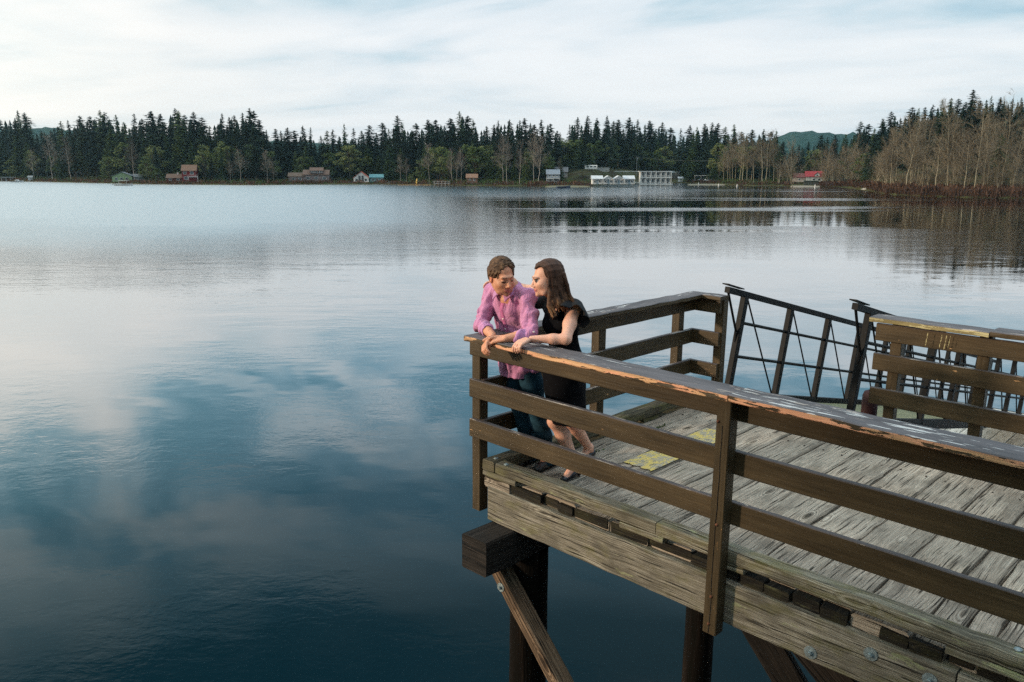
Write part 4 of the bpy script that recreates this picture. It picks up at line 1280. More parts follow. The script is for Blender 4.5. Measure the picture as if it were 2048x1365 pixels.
def build_woman():
    s = SDF((-4.72, 3.84, -.01), (-3.42, 5.06, 1.72), 0.0048)
    C = V3(-3.848, 4.288, 1.545)
    X = head_axes((-.50, -.86, -.10), (-.06, -.04, 1.0))
    w = build_head(s, C, X, SKW, (.50, .17, .15), (.16, .085, .055), True, True, sc_=1.02)
    nb = V3(-3.825, 4.400, 1.385)
    s.cap(w(0, -.025, -.055), nb, .044, .048, .03, SKW)
    Ls, Rs = V3(-3.700, 4.415, 1.325), V3(-3.985, 4.520, 1.345)
    Le, Lw = V3(-3.590, 4.215, 1.160), V3(-3.772, 4.065, 1.154)
    Re, Rw = V3(-4.27, 4.585, 1.385), V3(-4.475, 4.455, 1.440)
    s.cap(nb, Ls, .05, .048, .04, SKW); s.cap(nb, Rs, .05, .048, .04, SKW)
    s.ell((-3.825, 4.440, 1.24), (.135, .085, .15), None, .05, SKW)
    s.ell((-3.835, 4.490, 1.02), (.095, .070, .15), None, .03, SKW)
    s.ell((-3.845, 4.505, .86), (.110, .075, .09), None, .03, SKW)
    s.chain([Ls, Ls * .5 + Le * .5, Le], [.047, .044, .037], .03, SKW); s.chain([Le, Le * .62 + Lw * .38, Lw], [.037, .035, .0225], .02, SKW)
    s.chain([Rs, Re], [.045, .036], .03, SKW); s.cap(Re, Rw, .034, .022, .02, SKW)
    hand(s, Lw + V3(0, -.034, .004), (-.12, -.92, -.26), (-.02, .26, -.95), .40, SKW, .95, -1, .5, True, [.55, .62, .62, .60])
    hand(s, Rw, (-.62, -.62, -.06), (.12, -.40, -1.0), .34, SKW, .90, 1, 1.0, True, [.36, .40, .42, .45])
    # legs: left one forward, right one crossed behind
    hpA, knA, anA = V3(-3.81, 4.50, .82), V3(-3.870, 4.435, .455), V3(-3.765, 4.560, .115)
    hpB, knB, anB = V3(-3.91, 4.50, .84), V3(-3.860, 4.560, .46), V3(-3.905, 4.895, .125)
    for hp_, kn, an, tw in ((hpA, knA, anA, V3(.0, -.11, -.085)), (hpB, knB, anB, V3(-.01, -.10, -.105))):
        s.chain([hp_, hp_ * .45 + kn * .55, kn], [.068, .064, .052], .02, SKW)
        c_ = kn * .66 + an * .34 + V3(0, .020, .0)
        s.chain([kn, c_, an], [.048, .053, .032], .03, SKW)
        s.cap(an, an + tw, .031, .024, .02, SKW)
        s.cap(an + V3(0, .01, 0), an + V3(0, .030, -.05), .030, .026, .02, SKW)
    s.mesh('body', M['skin'], woman, wo_)

    # hair: middle parting, long, falling over her left shoulder
    h = SDF((-4.02, 4.10, 1.18), (-3.52, 4.66, 1.72), 0.0040)
    h1, h2, h3, h4 = (.060, .027, .016), (.105, .050, .028), (.030, .014, .009), (.20, .105, .052)
    h.ell(w(0, -.026, .034), (.083, .099, .089), X, .01, h1)
    h.ell(w(0, -.055, -.030), (.078, .066, .095), X, .03, h1)
    h.cut(w(.002, .116, -.018), (.074, .086, .098), X, .010)
    h.cut(w(-.01, .13, -.10), (.075, .115, .09), X, .012)
    rr = random.Random(21)
    def fall(pts, rs, cs, k=.005):
        for i in range(len(pts) - 1): h.cap(pts[i], pts[i + 1], rs[i], rs[i + 1], k, cs[min(i, len(cs) - 1)])
    def strand(side, a, r, ln, colr, flare):
        # a: 0 front .. 1 back along the middle parting; the hair lies on the skull, then falls
        y0 = .78 - 1.45 * a; pts = []
        for ph in (4, 28, 52, 76, 98):
            p_ = math.radians(ph); yy = y0 - (.62 if side > 0 else .34) * math.sin(p_ * .9) * (1 - a * .75)
            yy = max(-.93, yy); k_ = math.sqrt(max(.02, 1 - min(.98, yy * yy)))
            pts.append(w(side * .092 * k_ * math.sin(p_), -.024 + .110 * yy, .036 + .096 * k_ * math.cos(p_)))
        e = pts[-1]
        inn = w(0, -.03, -.1) - e; inn[2] = 0
        wob = rr.uniform(0, 6)
        for j, f_ in enumerate((.28, .52, .76, 1.0)):
            wv = .006 * math.sin(wob + f_ * 7)
            pts.append(e + inn * (.10 * f_) + V3(flare[0] * f_ ** 2.4 + wv, flare[1] * f_ ** 2.4 - wv, -ln * f_))
        rs = [r * .6, r * .8, r, r, r * 1.05, r * 1.1, r * 1.05, r * .9, r * .3]
        tip = h4 if rr.random() < .6 else h2
        fall(pts, rs, [colr] * 6 + [h2 if rr.random() < .5 else colr, tip])
    for i in range(84):   # her left side, towards the camera
        a = rr.uniform(-.12, 1.0)
        strand(1, a, rr.uniform(.0065, .0115), rr.uniform(.19, .265), rr.choice((h1, h2, h3, h1, h1)), (.02 + a * .06 + rr.uniform(-.015, .02), .01 + a * .06 + rr.uniform(-.01, .02)))
    for i in range(36):   # her right side
        a = rr.uniform(-.10, 1.0)
        strand(-1, a, rr.uniform(.0065, .0105), rr.uniform(.10, .18), rr.choice((h1, h2, h3)), (.02, .05))
    for i in range(46):   # back
        x0 = rr.uniform(-.07, .085)
        p0 = w(x0, -.090 - rr.uniform(0, .02), .03); p1 = w(x0 * 1.1, -.118, -.05)
        sh = V3(.035 + .05 * max(0, x0) * 10 + rr.uniform(-.02, .03), .05 + rr.uniform(-.02, .03), 0)
        ln = rr.uniform(.14, .20)
        fall([p0, p1, p1 + sh * .15 - V3(0, 0, ln * .4), p1 + sh * .5 - V3(0, 0, ln * .75), p1 + sh - V3(0, 0, ln)], [.011, .012, .011, .008, .003], [rr.choice((h1, h2, h3)), h1, h2, h4])
    for i in range(16):   # locks over the front of her left shoulder
        e = w(.084, rr.uniform(-.025, .01), -.035)
        fall([w(.084, -.01, .03), e, e + V3(-.004, -.004, -.07), e + V3(.000 + rr.uniform(-.012, .012), -.010, -.15), e + V3(.012 + rr.uniform(-.02, .03), .004, -.215 + rr.uniform(-.03, .02))], [.008, .009, .008, .006, .002], [rr.choice((h1, h2)), h1, h2, h4])
    h.mesh('hair', M['hair'], woman, wo_, 1)
    pr = MB(); pts = []
    for yy in np.linspace(.72, -.35, 9):
        k_ = math.sqrt(1 - yy * yy); pts.append(w(0, -.024 + .112 * yy, .036 + .1005 * k_) + V3(*wo_))
    tube(pr, pts, .0026, 6); pr.build('parting', flat_mat('parting_skin', (.42, .22, .15), .6), woman)

    # dress
    s = SDF((-4.16, 4.22, .36), (-3.50, 4.86, 1.44), 0.0052)
    BK = (.0045, .0045, .006)
    s.ell((-3.825, 4.440, 1.235), (.150, .102, .135), None, .04, BK)
    s.chain([V3(-3.835, 4.47, 1.12), V3(-3.842, 4.50, .95), V3(-3.846, 4.515, .72), V3(-3.838, 4.53, .47)], [.112, .120, .140, .150], .05, BK)
    s.ell((-3.845, 4.505, .86), (.172, .125, .16), None, .05, BK)
    s.cap(nb + V3(.02, .02, -.050), Ls + V3(-.01, 0, .0), .045, .056, .04, BK); s.cap(nb + V3(-.02, .03, -.050), Rs, .045, .056, .04, BK)
    # bust
    for q in (-.058, .058): s.ell((-3.825 + q, 4.372, 1.205), (.052, .045, .055), None, .03, BK)
    s.warp(fold_noise(13, [(22, 6, 4, 8, .0040), (6, 24, 4, 8, .0030), (8, 6, 36, 8, .0012)], 9))
    s.cut(nb + V3(.0, -.085, .030), (.062, .095, .070), None, .010)
    s.cut(V3(-3.84, 4.53, .33), (.40, .40, .125), None, .006)
    s.cut(V3(-3.84, 4.53, .40), (.125, .125, .10), None, .006)
    s.mesh('dress', M['blackcloth'], woman, wo_)
    # ruffled cap sleeve: two tiers of flounce
    for (S_, E_, sg) in ((Ls, Le, 1), (Rs, Re, -1)):
        q = MB(); ax = nrm(E_ - S_) if sg > 0 else nrm(V3(-.5, -.15, -1)); e1 = nrm(np.cross(ax, V3(0, 0, 1)) + 1e-6); e2 = np.cross(ax, e1)
        rows = []
        nn = 72
        for k in range(9):
            t_ = k / 8.0
            ring = []
            for j_ in range(nn):
                an_ = 2 * math.pi * j_ / nn
                rad = .056 + .062 * t_ ** .7 + .018 * t_ * math.sin(an_ * 5 + .6) + .008 * t_ * math.sin(an_ * 9)
                dep = -.045 + .135 * t_ + .018 * t_ * math.sin(an_ * 5 + 1.8)
                ring.append(S_ + V3(.0, .0, .012) + ax * dep + rad * (e1 * math.cos(an_) + e2 * math.sin(an_)) + np.array(wo_))
            rows.append(ring)
        for k in range(8, 0, -1):
            rows.append([r_ - ax * .0 - nrm(r_ - (S_ + np.array(wo_))) * .004 for r_ in rows[k]])
        q.grid(rows, caps=False)
        o = q.build('ruffle_sleeve', flat_mat('black_crepe', BK, .85, .2, 30), woman, smooth=True)
    # pumps
    LK = (.012, .012, .018)
    for an, tw in ((anA, V3(.0, -.125, -.090)), (anB, V3(-.01, -.115, -.105))):
        sh_ = SDF(an + V3(-.06, -.20, -.135), an + V3(.06, .12, .06), 0.0042)
        toe = an + tw; toe[2] = .022
        hl = an + V3(0, .040, -.055)
        sh_.chain([hl, an + V3(0, -.04, -.072), toe], [.034, .030, .026], .015, LK)
        sh_.chain([hl + V3(0, .010, -.01), V3(hl[0], hl[1] + .012, .008)], [.020, .013], .008, LK)
        sh_.cut(an + V3(0, -.035, -.012), (.030, .060, .042), None, .006)
        sh_.mesh('shoe', M['leather'], woman, wo_)


build_woman()
# ---------------------------------------------------------------- woods
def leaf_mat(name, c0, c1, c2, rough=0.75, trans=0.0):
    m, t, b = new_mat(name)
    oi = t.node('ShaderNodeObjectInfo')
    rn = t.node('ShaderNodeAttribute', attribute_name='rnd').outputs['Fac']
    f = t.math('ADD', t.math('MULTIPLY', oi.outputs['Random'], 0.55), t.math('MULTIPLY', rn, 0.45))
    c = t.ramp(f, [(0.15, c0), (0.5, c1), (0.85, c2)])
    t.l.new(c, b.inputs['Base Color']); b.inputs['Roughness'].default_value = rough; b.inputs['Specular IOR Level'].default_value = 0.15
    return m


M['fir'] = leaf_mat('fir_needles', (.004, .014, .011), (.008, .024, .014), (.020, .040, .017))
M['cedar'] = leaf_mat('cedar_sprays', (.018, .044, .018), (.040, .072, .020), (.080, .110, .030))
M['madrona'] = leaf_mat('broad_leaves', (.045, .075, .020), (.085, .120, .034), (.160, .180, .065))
M['bark'] = flat_mat('bark', (.060, .046, .036), .9, .4, 3.0)
M['palebark'] = leaf_mat('pale_bark', (.20, .18, .13), (.29, .26, .19), (.42, .38, .28), .85)
M['greybark'] = leaf_mat('grey_bark', (.26, .24, .22), (.36, .33, .30), (.48, .44, .40), .85)
M['twig'] = leaf_mat('bare_twigs', (.12, .10, .085), (.19, .16, .135), (.27, .235, .20), .9)
M['twigtan'] = leaf_mat('tan_twigs', (.095, .076, .056), (.15, .122, .086), (.235, .195, .135), .9)
M['brush'] = leaf_mat('brush', (.050, .024, .017), (.110, .060, .038), (.20, .13, .075), .9)

TR = random.Random(77)


def trunk_mesh(h, r, lean=0.0, n=6, segs=5):
    q = MB(); pts = []; rs = []
    a = TR.uniform(0, 6.28)
    for k in range(segs + 1):
        f_ = k / segs
        pts.append((math.cos(a) * lean * f_ ** 1.5 * h + TR.uniform(-.02, .02) * h * .2, math.sin(a) * lean * f_ ** 1.5 * h, -0.8 + (h + .8) * f_)); rs.append(r * (1 - f_ * .93))
    tube(q, pts, rs, n)
    return q, pts, rs


def conifer_proto(kind, seed):
    """unit tree, 1 high: trunk + drooping branch sprays"""
    rr = random.Random(seed)
    q, pts, rs = trunk_mesh(1.0, .013, 0.0)
    # undo burying for unit scale
    q.v = [(x, y, max(z, -.05)) for x, y, z in q.v]
    c = MB()
    Rm = {'fir': rr.uniform(.14, .22), 'cedar': rr.uniform(.16, .23), 'thin': rr.uniform(.10, .14)}[kind]
    base = {'fir': rr.uniform(.10, .30), 'cedar': .04, 'thin': rr.uniform(.15, .4)}[kind]
    nw = {'fir': 38, 'cedar': 42, 'thin': 34}[kind]
    side = rr.uniform(0, 6.28)
    for k in range(nw):
        f0_ = k / nw
        nb_ = rr.randint(7, 10)
        for j in range(nb_):
            f_ = min(.985, f0_ + rr.uniform(-.6, .6) / nw); f_ = max(0.0, f_); z = base + (1 - base) * f_
            env = Rm * (1 - f_) ** (.66 if kind != 'cedar' else .74) + .002
            if f_ < .12: env *= .6 + f_ * 3.3
            a = rr.uniform(0, 6.28)
            ln = env * rr.uniform(.45, 1.18) * (1 + .18 * math.cos(a - side))
            if rr.random() < .10: ln *= .35
            up0 = rr.uniform(.2, .6) if f_ > .75 else rr.uniform(-.12, .15)
            droop = rr.uniform(.25, .5) if kind != 'cedar' else rr.uniform(.5, .9)
            ns = max(1, int(ln / .026)); sz_ = min(1.0, .30 + ln / .06)
            for i in range(ns):
                g = (i + .5 + rr.uniform(-.3, .3)) / ns
                cx = math.cos(a) * ln * g; cy = math.sin(a) * ln * g; cz = z + ln * (up0 * g - droop * g * g)
                w_ = (.014 + .012 * (1 - g)) * rr.uniform(.8, 1.5) * sz_
                l_ = .030 * rr.uniform(.7, 1.3) * sz_
                b_ = a + rr.uniform(-.9, .9)
                dx, dy = math.cos(b_), math.sin(b_); px, py = -dy, dx
                t1 = rr.uniform(-.5, .1)
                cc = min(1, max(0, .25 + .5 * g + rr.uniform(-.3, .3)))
                c.face([(cx - dx * l_ * .4 - px * w_ * .3, cy - dy * l_ * .4 - py * w_ * .3, cz + .002), (cx + px * -w_, cy + py * -w_, cz - w_ * .35 + rr.uniform(-.004, .004)),
                        (cx + dx * l_, cy + dy * l_, cz + t1 * l_), (cx + px * w_, cy + py * w_, cz - w_ * .35 + rr.uniform(-.004, .004))], c=cc)
    tube(c, [(0, 0, .90), (0, 0, 1.0)], [.006, .0012], 4, c=.5, caps=False)
    return q, c


def broad_proto(seed):
    rr = random.Random(seed)
    q, pts, rs = trunk_mesh(.8, .016, .04); q.v = [(x, y, max(z, -.05)) for x, y, z in q.v]
    c = MB()
    blobs = []
    for _ in range(30):
        a = rr.uniform(0, 6.28); z = rr.uniform(.28, .93); R_ = .30 * math.sin(min(1, (z - .12) / .85) * math.pi) ** .6
        r0 = R_ * rr.uniform(.25, 1.0)
        blobs.append((math.cos(a) * r0, math.sin(a) * r0, z, rr.uniform(.05, .11), rr.random()))
    for bx, by, bz, br, bc in blobs:
        tube(q, [(0, 0, bz * .55), (bx * .6, by * .6, bz * .8), (bx, by, bz)], [.006, .004, .002], 3, caps=False)
        for _ in range(80):
            d = V3(rr.gauss(0, 1), rr.gauss(0, 1), rr.gauss(0, 1)); d = nrm(d) * br * rr.uniform(.55, 1.1); d[2] *= .7
            p = V3(bx, by, bz) + d; e1 = nrm(V3(rr.gauss(0, 1), rr.gauss(0, 1), rr.gauss(0, .6))) * .015; e2 = nrm(np.cross(e1, V3(rr.gauss(0, 1), rr.gauss(0, 1), 1))) * .012
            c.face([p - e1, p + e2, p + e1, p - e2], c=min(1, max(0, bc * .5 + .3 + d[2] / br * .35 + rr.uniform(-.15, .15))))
    return q, c


def bare_proto(seed, kind='tall'):
    rr = random.Random(seed)
    q = MB(); c = MB()
    def limb(mb, p, d, ln, r, depth):
        n = 3 if depth < 2 else 2
        pts = [p]; dd = d
        for i in range(n):
            dd = nrm(dd + V3(rr.gauss(0, .10), rr.gauss(0, .10), .10 + rr.gauss(0, .05)))
            pts.append(pts[-1] + dd * ln / n)
        rs = [r * (1 - .75 * i / n) for i in range(n + 1)]
        tube(mb, pts, rs, 3 if depth else 5, c=rr.random(), caps=False)
        if depth >= 3: return
        nchild = {0: 0, 1: rr.randint(5, 8), 2: rr.randint(3, 5)}[depth]
        for k in range(nchild):
            f_ = rr.uniform(.2, 1.0); i = min(n - 1, int(f_ * n)); pp = pts[i] + (pts[i + 1] - pts[i]) * (f_ * n - i)
            a = rr.uniform(0, 6.28); ax = nrm(pts[i + 1] - pts[i]); e1 = nrm(np.cross(ax, V3(.3, .2, 1))); e2 = np.cross(ax, e1)
            nd = nrm(ax * rr.uniform(.7, 1.1) + (e1 * math.cos(a) + e2 * math.sin(a)) * rr.uniform(.5, .9))
            limb(c, pp, nd, ln * rr.uniform(.30, .55), max(r * .38, .0008), depth + 1)
    stems = 1 if kind == 'tall' else rr.randint(2, 4)
    for s_ in range(stems):
        lean = V3(rr.gauss(0, .05), rr.gauss(0, .05), 0) if stems == 1 else V3(rr.gauss(0, .14), rr.gauss(0, .14), 0)
        p0 = V3(0, 0, 0) if stems == 1 else V3(rr.gauss(0, .02), rr.gauss(0, .02), 0)
        H_ = 1.0 if s_ == 0 else rr.uniform(.7, .95)
        n = 8; pts = [p0 + lean * (i / n) ** 1.3 + V3(rr.gauss(0, .006), rr.gauss(0, .006), H_ * i / n) for i in range(n + 1)]
        pts[0] = pts[0] - V3(0, 0, .05)
        rt = .0062 if kind == 'tall' else .0048
        tube(q, pts, [rt * (1 - .88 * i / n) for i in range(n + 1)], 5, c=rr.random(), caps=False)
        nb_ = 44 if stems == 1 else 24
        for k in range(nb_):
            f_ = rr.uniform(.28 if kind == 'tall' else .15, .97); i = min(n - 1, int(f_ * n)); pp = pts[i] + (pts[i + 1] - pts[i]) * (f_ * n - i)
            a = rr.uniform(0, 6.28)
            d = nrm(V3(math.cos(a), math.sin(a), rr.uniform(.55, 1.3)))
            limb(c, pp, d, (.25 * (1.05 - f_) + .08) * rr.uniform(.6, 1.2), .0034 * (1.15 - f_), 1)
    return q, c


PROTO = {}


def protos():
    def make(key, qc, mt, mc, nm=('trunk', 'crown')):
        q, c = qc
        a = q.build(nm[0], mt); b_ = c.build(nm[1], mc)
        PROTO.setdefault(key, []).append((a, b_))
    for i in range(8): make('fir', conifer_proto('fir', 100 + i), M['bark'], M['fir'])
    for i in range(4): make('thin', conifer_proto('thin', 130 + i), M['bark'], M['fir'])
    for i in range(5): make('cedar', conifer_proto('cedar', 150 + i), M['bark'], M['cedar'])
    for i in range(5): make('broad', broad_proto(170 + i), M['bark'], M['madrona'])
    for i in range(5): make('bare', bare_proto(190 + i, 'tall'), M['greybark'], M['twig'])
    for i in range(7): make('tan', bare_proto(210 + i, 'tall'), M['palebark'], M['twigtan'])
    for i in range(5): make('thicket', bare_proto(230 + i, 'multi'), M['palebark'], M['twigtan'])
    for i in range(3): make('bush', bare_proto(250 + i, 'multi'), M['twig'], M['brush'])


protos()
USED = set()
TREES = []


def tree(key, name, x, y, h, label, cat, group, wide=1.0):
    k = TR.randrange(len(PROTO[key])); a, b_ = PROTO[key][k]
    z = ground_h(x, y)
    root = bpy.data.objects.new(name, None); col.objects.link(root)
    root.empty_display_size = .5
    root.location = (x, y, z); root.rotation_euler = (TR.gauss(0, .015), TR.gauss(0, .015), TR.uniform(0, 6.28)); root.scale = (h * wide, h * wide, h)
    tag(root, label, cat, group)
    for o in (a, b_):
        if (key, k) in USED: o2 = o.copy(); col.objects.link(o2)
        else: o2 = o
        o2.parent = root
    USED.add((key, k))
    TREES.append((x, y))
    return root


def tree_uv(key, name, u, Y, vtop, label, cat, group, wide=1.0, hmin=3.0):
    """tree standing at distance Y whose top reaches the height seen at (u, vtop)"""
    p = P(u, vtop, Y); g = ground_h(p[0], Y)
    return tree(key, name, float(p[0]), Y, max(hmin, float(p[2]) - g), label, cat, group, wide)


SKYL = [(5, 240), (31, 221), (45, 226), (60, 250), (80, 262), (120, 243), (137, 241), (158, 232), (180, 233), (197, 221), (210, 225), (232, 230), (245, 245), (268, 228), (283, 238), (302, 223), (323, 228),
        (348, 217), (360, 222), (370, 230), (388, 224), (402, 235), (418, 252), (441, 227), (455, 235), (470, 231), (483, 226), (498, 217), (508, 222), (520, 240), (533, 260), (548, 258), (562, 262), (575, 256), (590, 262),
        (604, 252), (620, 255), (640, 272), (655, 262), (665, 260), (687, 248), (705, 257), (720, 262), (740, 251), (755, 266), (766, 246), (781, 258), (797, 232), (806, 245), (832, 247), (855, 240), (875, 240),
        (897, 237), (908, 246), (921, 223), (935, 232), (947, 240), (970, 253), (985, 250), (1000, 242), (1020, 240), (1040, 241), (1053, 237), (1070, 250), (1088, 240), (1100, 248), (1112, 262), (1125, 266), (1140, 250), (1155, 235),
        (1173, 232), (1195, 237), (1216, 231), (1228, 243), (1240, 240), (1256, 235), (1275, 240), (1300, 242), (1325, 245), (1342, 256), (1360, 258), (1378, 251), (1394, 254), (1410, 248), (1426, 246), (1437, 247), (1451, 254), (1468, 249),
        (1486, 264), (1504, 260), (1526, 259), (1541, 264), (1554, 262), (1567, 284), (1583, 292), (1600, 290), (1620, 284), (1640, 270), (1655, 275), (1668, 270), (1690, 269), (1709, 271), (1723, 243), (1738, 249), (1753, 257), (1767, 238),
        (1786, 223), (1804, 237), (1825, 215), (1838, 217), (1853, 215), (1870, 210), (1888, 200), (1901, 197), (1917, 198), (1932, 205), (1948, 180), (1962, 202), (1981, 192), (2001, 195), (2023, 197), (2043, 196), (2065, 192), (2090, 190), (2120, 185),
        (-18, 238), (-40, 230), (-62, 236)]


def backY(u):
    s = shoreY(u)
    if u > 1560: return s + 60 + min(50, (u - 1560) * .12)
    if 1120 < u < 1350: return s + 95
    return s + 48


def label_zone(u):
    if u < 150: return 'in the far left wood'
    if u < 340: return 'behind the pale green house'
    if u < 560: return 'behind the red house'
    if u < 700: return 'behind the tan roofed lodge'
    if u < 850: return 'behind the white gabled cabin'
    if u < 1100: return 'beside the landing stage'
    if u < 1370: return 'behind the white waterfront cabins'
    if u < 1580: return 'right of the white boat club'
    if u < 1740: return 'below the distant blue hill'
    return 'on the steep slope at the right'


ORD = ['first', 'second', 'third', 'fourth', 'fifth', 'sixth', 'seventh', 'eighth', 'ninth', 'tenth', 'eleventh', 'twelfth', 'thirteenth', 'fourteenth', 'fifteenth', 'sixteenth', 'seventeenth', 'eighteenth', 'nineteenth', 'twentieth']
ORD += ['twenty-' + w_ for w_ in ORD[:9]] + ['thirtieth'] + ['thirty-' + w_ for w_ in ORD[:9]] + ['fortieth'] + ['forty-' + w_ for w_ in ORD[:9]] + ['fiftieth'] + ['fifty-' + w_ for w_ in ORD[:9]] + ['sixtieth'] + ['sixty-' + w_ for w_ in ORD[:9]]
NUMBERED = {}


def numbered(o, u):
    NUMBERED.setdefault(o['label'], []).append((u, o)); return o


for (u, v) in SKYL:
    z_ = label_zone(u)
    uj = u + TR.uniform(-2, 2)
    numbered(tree_uv(TR.choice(('fir', 'fir', 'fir', 'thin', 'cedar')), 'conifer', uj, backY(u) + TR.uniform(-8, 12), v - 1, 'skyline conifer ' + z_, 'conifer', 'skyline conifers ' + z_, TR.uniform(1.05, 1.75)), uj)


def skyv(u): return float(np.interp(u, sorted(p[0] for p in SKYL), [p[1] for p in sorted(SKYL)]))


# second and third ranks fill the wall of trees
u = -70.0
while u < 2120:
    st = shoreY(u)
    if not (1560 < u < 1610 and TR.random() < .5):
        z_ = label_zone(u)
        numbered(tree_uv('fir', 'conifer', u, st + TR.uniform(30, 44) if not 1120 < u < 1350 else st + TR.uniform(70, 88), skyv(u) + TR.uniform(12, 40), 'dark middle rank conifer ' + z_, 'conifer', 'middle rank conifers ' + z_, TR.uniform(1.2, 1.6)), u)
    u += TR.uniform(15, 23)
HOUSE_GAPS = [(215, 290), (325, 408), (585, 660), (700, 765), (935, 962), (1085, 1140), (1150, 1440), (1585, 1650), (0, 65)]


def gap(u): return any(a < u < b for a, b in HOUSE_GAPS)


u = -60.0
while u < 1760:
    st = shoreY(u)
    z_ = label_zone(u)
    if gap(u):
        Yq = st + (26 if not 1150 < u < 1440 else 62); vt = skyv(u) + TR.uniform(28, 60)
        numbered(tree_uv('cedar' if TR.random() < .6 else 'fir', 'conifer', u, Yq, min(vt, 318), 'green conifer rising over a roof ' + z_, 'conifer', 'conifers rising over roofs ' + z_, TR.uniform(1.1, 1.5)), u)
    else:
        kind = TR.random()
        if kind < .66: numbered(tree_uv('cedar' if TR.random() < .55 else 'fir', 'conifer', u, st + TR.uniform(12, 24), skyv(u) + TR.uniform(24, 75), 'green front rank conifer ' + z_, 'conifer', 'front rank conifers ' + z_, TR.uniform(1.1, 1.6)), u)
    u += TR.uniform(17, 27)

# olive broadleaved trees
for (u, v, dy, wd) in ((292, 310, 12, 1.1), (433, 278, 24, .9), (420, 300, 22, 1.2), (500, 300, 26, 1.0), (615, 310, 24, 1.1), (655, 318, 22, 1.0), (870, 290, 26, 1.1), (885, 291, 24, 1.2), (900, 300, 16, 1.1), (950, 288, 22, 1.1), (1160, 275, 76, 1.2), (1130, 272, 72, 1.2),
                       (1190, 278, 78, 1.2), (1205, 285, 70, 1.1), (1235, 290, 74, 1.1), (1262, 282, 80, 1.2), (1290, 300, 66, 1.1), (1328, 291, 50, 1.2), (1316, 300, 46, 1.0), (1100, 300, 40, 1.1), (1375, 305, 40, 1.0), (822, 347, 6, 1.2), (300, 330, 8, 1.3), (315, 335, 7, 1.3)):
    numbered(tree_uv('broad', 'broadleaf_tree', u, shoreY(u) + dy, v, 'rounded olive green tree ' + label_zone(u), 'tree', 'rounded olive trees ' + label_zone(u), wd), u)

# bare trees along the water, the ones standing clear get their own words
for (u, v, dy, lb) in ((95, 272, 6, 'tall forked bare tree leaning beside the far left boathouse'), (133, 278, 7, 'slim bare tree between the forked tree and the green house'), (62, 300, 8, 'low bare tree behind the white boat'),
                       (262, 283, 7, 'bare tree with drooping side twigs behind the pale green house'), (478, 300, 6, 'twin stemmed bare tree right of the red house'), (458, 322, 5, 'small bare tree just right of the red house'),
                       (532, 302, 6, 'bare tree with hanging branches left of the tan roofed lodge'), (545, 330, 5, 'thin bare sapling beside the hanging branched tree'), (800, 310, 7, 'bare grey tree right of the white gabled cabin'), (812, 318, 6, 'shorter bare grey tree paired with the grey one beside the cabin'),
                       (857, 288, 12, 'very tall thin bare pole of a tree left of the landing stage'), (903, 300, 8, 'bare whitish tree above the landing stage'), (912, 306, 7, 'crooked whitish tree above the landing stage'), (922, 300, 9, 'bare whitish tree just left of the brown shed'),
                       (1006, 272, 8, 'tall straight bare trunk right of the brown shed'), (1013, 282, 9, 'tall bare trunk, second right of the brown shed'), (1040, 285, 9, 'lone slender bare trunk between two groups of tall trunks'), (1068, 268, 9, 'tallest bare tree with a fine spreading crown'),
                       (1078, 275, 7, 'bare tree leaning on the tallest one by the beach'), (1120, 318, 20, 'small bare tree in front of the blue grey house')):
    tree_uv('bare', 'bare_tree', u, shoreY(u) + dy, v, lb, 'bare tree', 'bare trees along the far shore', TR.uniform(.85, 1.15))
for (u0, u1, step, vt0, vt1, d0, d1, key, gname) in (
        (1450, 1560, 7, 262, 300, 6, 22, 'tan', 'tan bare trees right of the boat club'),
        (1560, 1720, 8, 285, 335, 4, 24, 'thicket', 'tan bare trees round the red roofed house'),
        (1640, 1790, 5, 285, 330, 10, 40, 'tan', 'tan bare trees left of the birch grove'),
        (1780, 2110, 6, 225, 310, 8, 50, 'tan', 'pale bare trees of the birch grove at the right'),
        (1760, 2110, 11, 295, 345, 3, 18, 'thicket', 'low bare saplings in front of the birch grove')):
    u = float(u0)
    while u < u1:
        if not (1592 < u < 1640 and True):
            numbered(tree_uv(key, 'bare_tree', u, shoreY(u) + TR.uniform(d0, d1), TR.uniform(vt0, vt1), {'tan bare trees right of the boat club': 'bare tan tree right of the boat club', 'tan bare trees round the red roofed house': 'bare tan sapling near the red roofed house', 'tan bare trees left of the birch grove': 'bare tan tree left of the birch grove',
                    'pale bare trees of the birch grove at the right': 'pale birch of the right hand grove', 'low bare saplings in front of the birch grove': 'low bare sapling before the right hand grove'}[gname], 'bare tree', gname, TR.uniform(.9, 1.3)), u)
        u += TR.uniform(step * .6, step * 1.4)
for (u, v, dy, lb, wd) in ((1913, 208, 12, 'tall cream barked birch with a fan shaped crown, first of the big birches', 1.1), (1968, 212, 9, 'tall forked birch near the point with pale limbs', 1.2), (1985, 222, 10, 'leaning pale birch beside the forked one', .9),
                       (2028, 190, 20, 'tallest pale birch at the right edge of the view', 1.1), (1790, 262, 16, 'pale bare tree above the sandbar at the head of the grove', 1.0), (1725, 275, 26, 'bare tan tree standing clear behind the reeds', 1.0), (1587, 275, 20, 'lone bare tree in the gap under the blue hill', 1.1)):
    tree_uv('tan', 'birch', u, shoreY(u) + dy, v, lb, 'birch', None, wd)
tree_uv('cedar', 'conifer', 2003, shoreY(2003) + 14, 268, 'dark green cedar standing alone inside the birch grove', 'conifer', None, 1.5)
tree_uv('cedar', 'conifer', 1387, shoreY(1387) + 12, 262, 'green cedar at the water in front of the parked cars', 'conifer', None, 1.1)
tree_uv('cedar', 'conifer', 1432, shoreY(1432) + 12, 305, 'small round topped cedar right of the parked cars', 'conifer', None, 1.3)
tree_uv('cedar', 'conifer', 1612, shoreY(1612) + 20, 318, 'dark cedar hiding the left half of the red roofed house', 'conifer', None, 1.2)
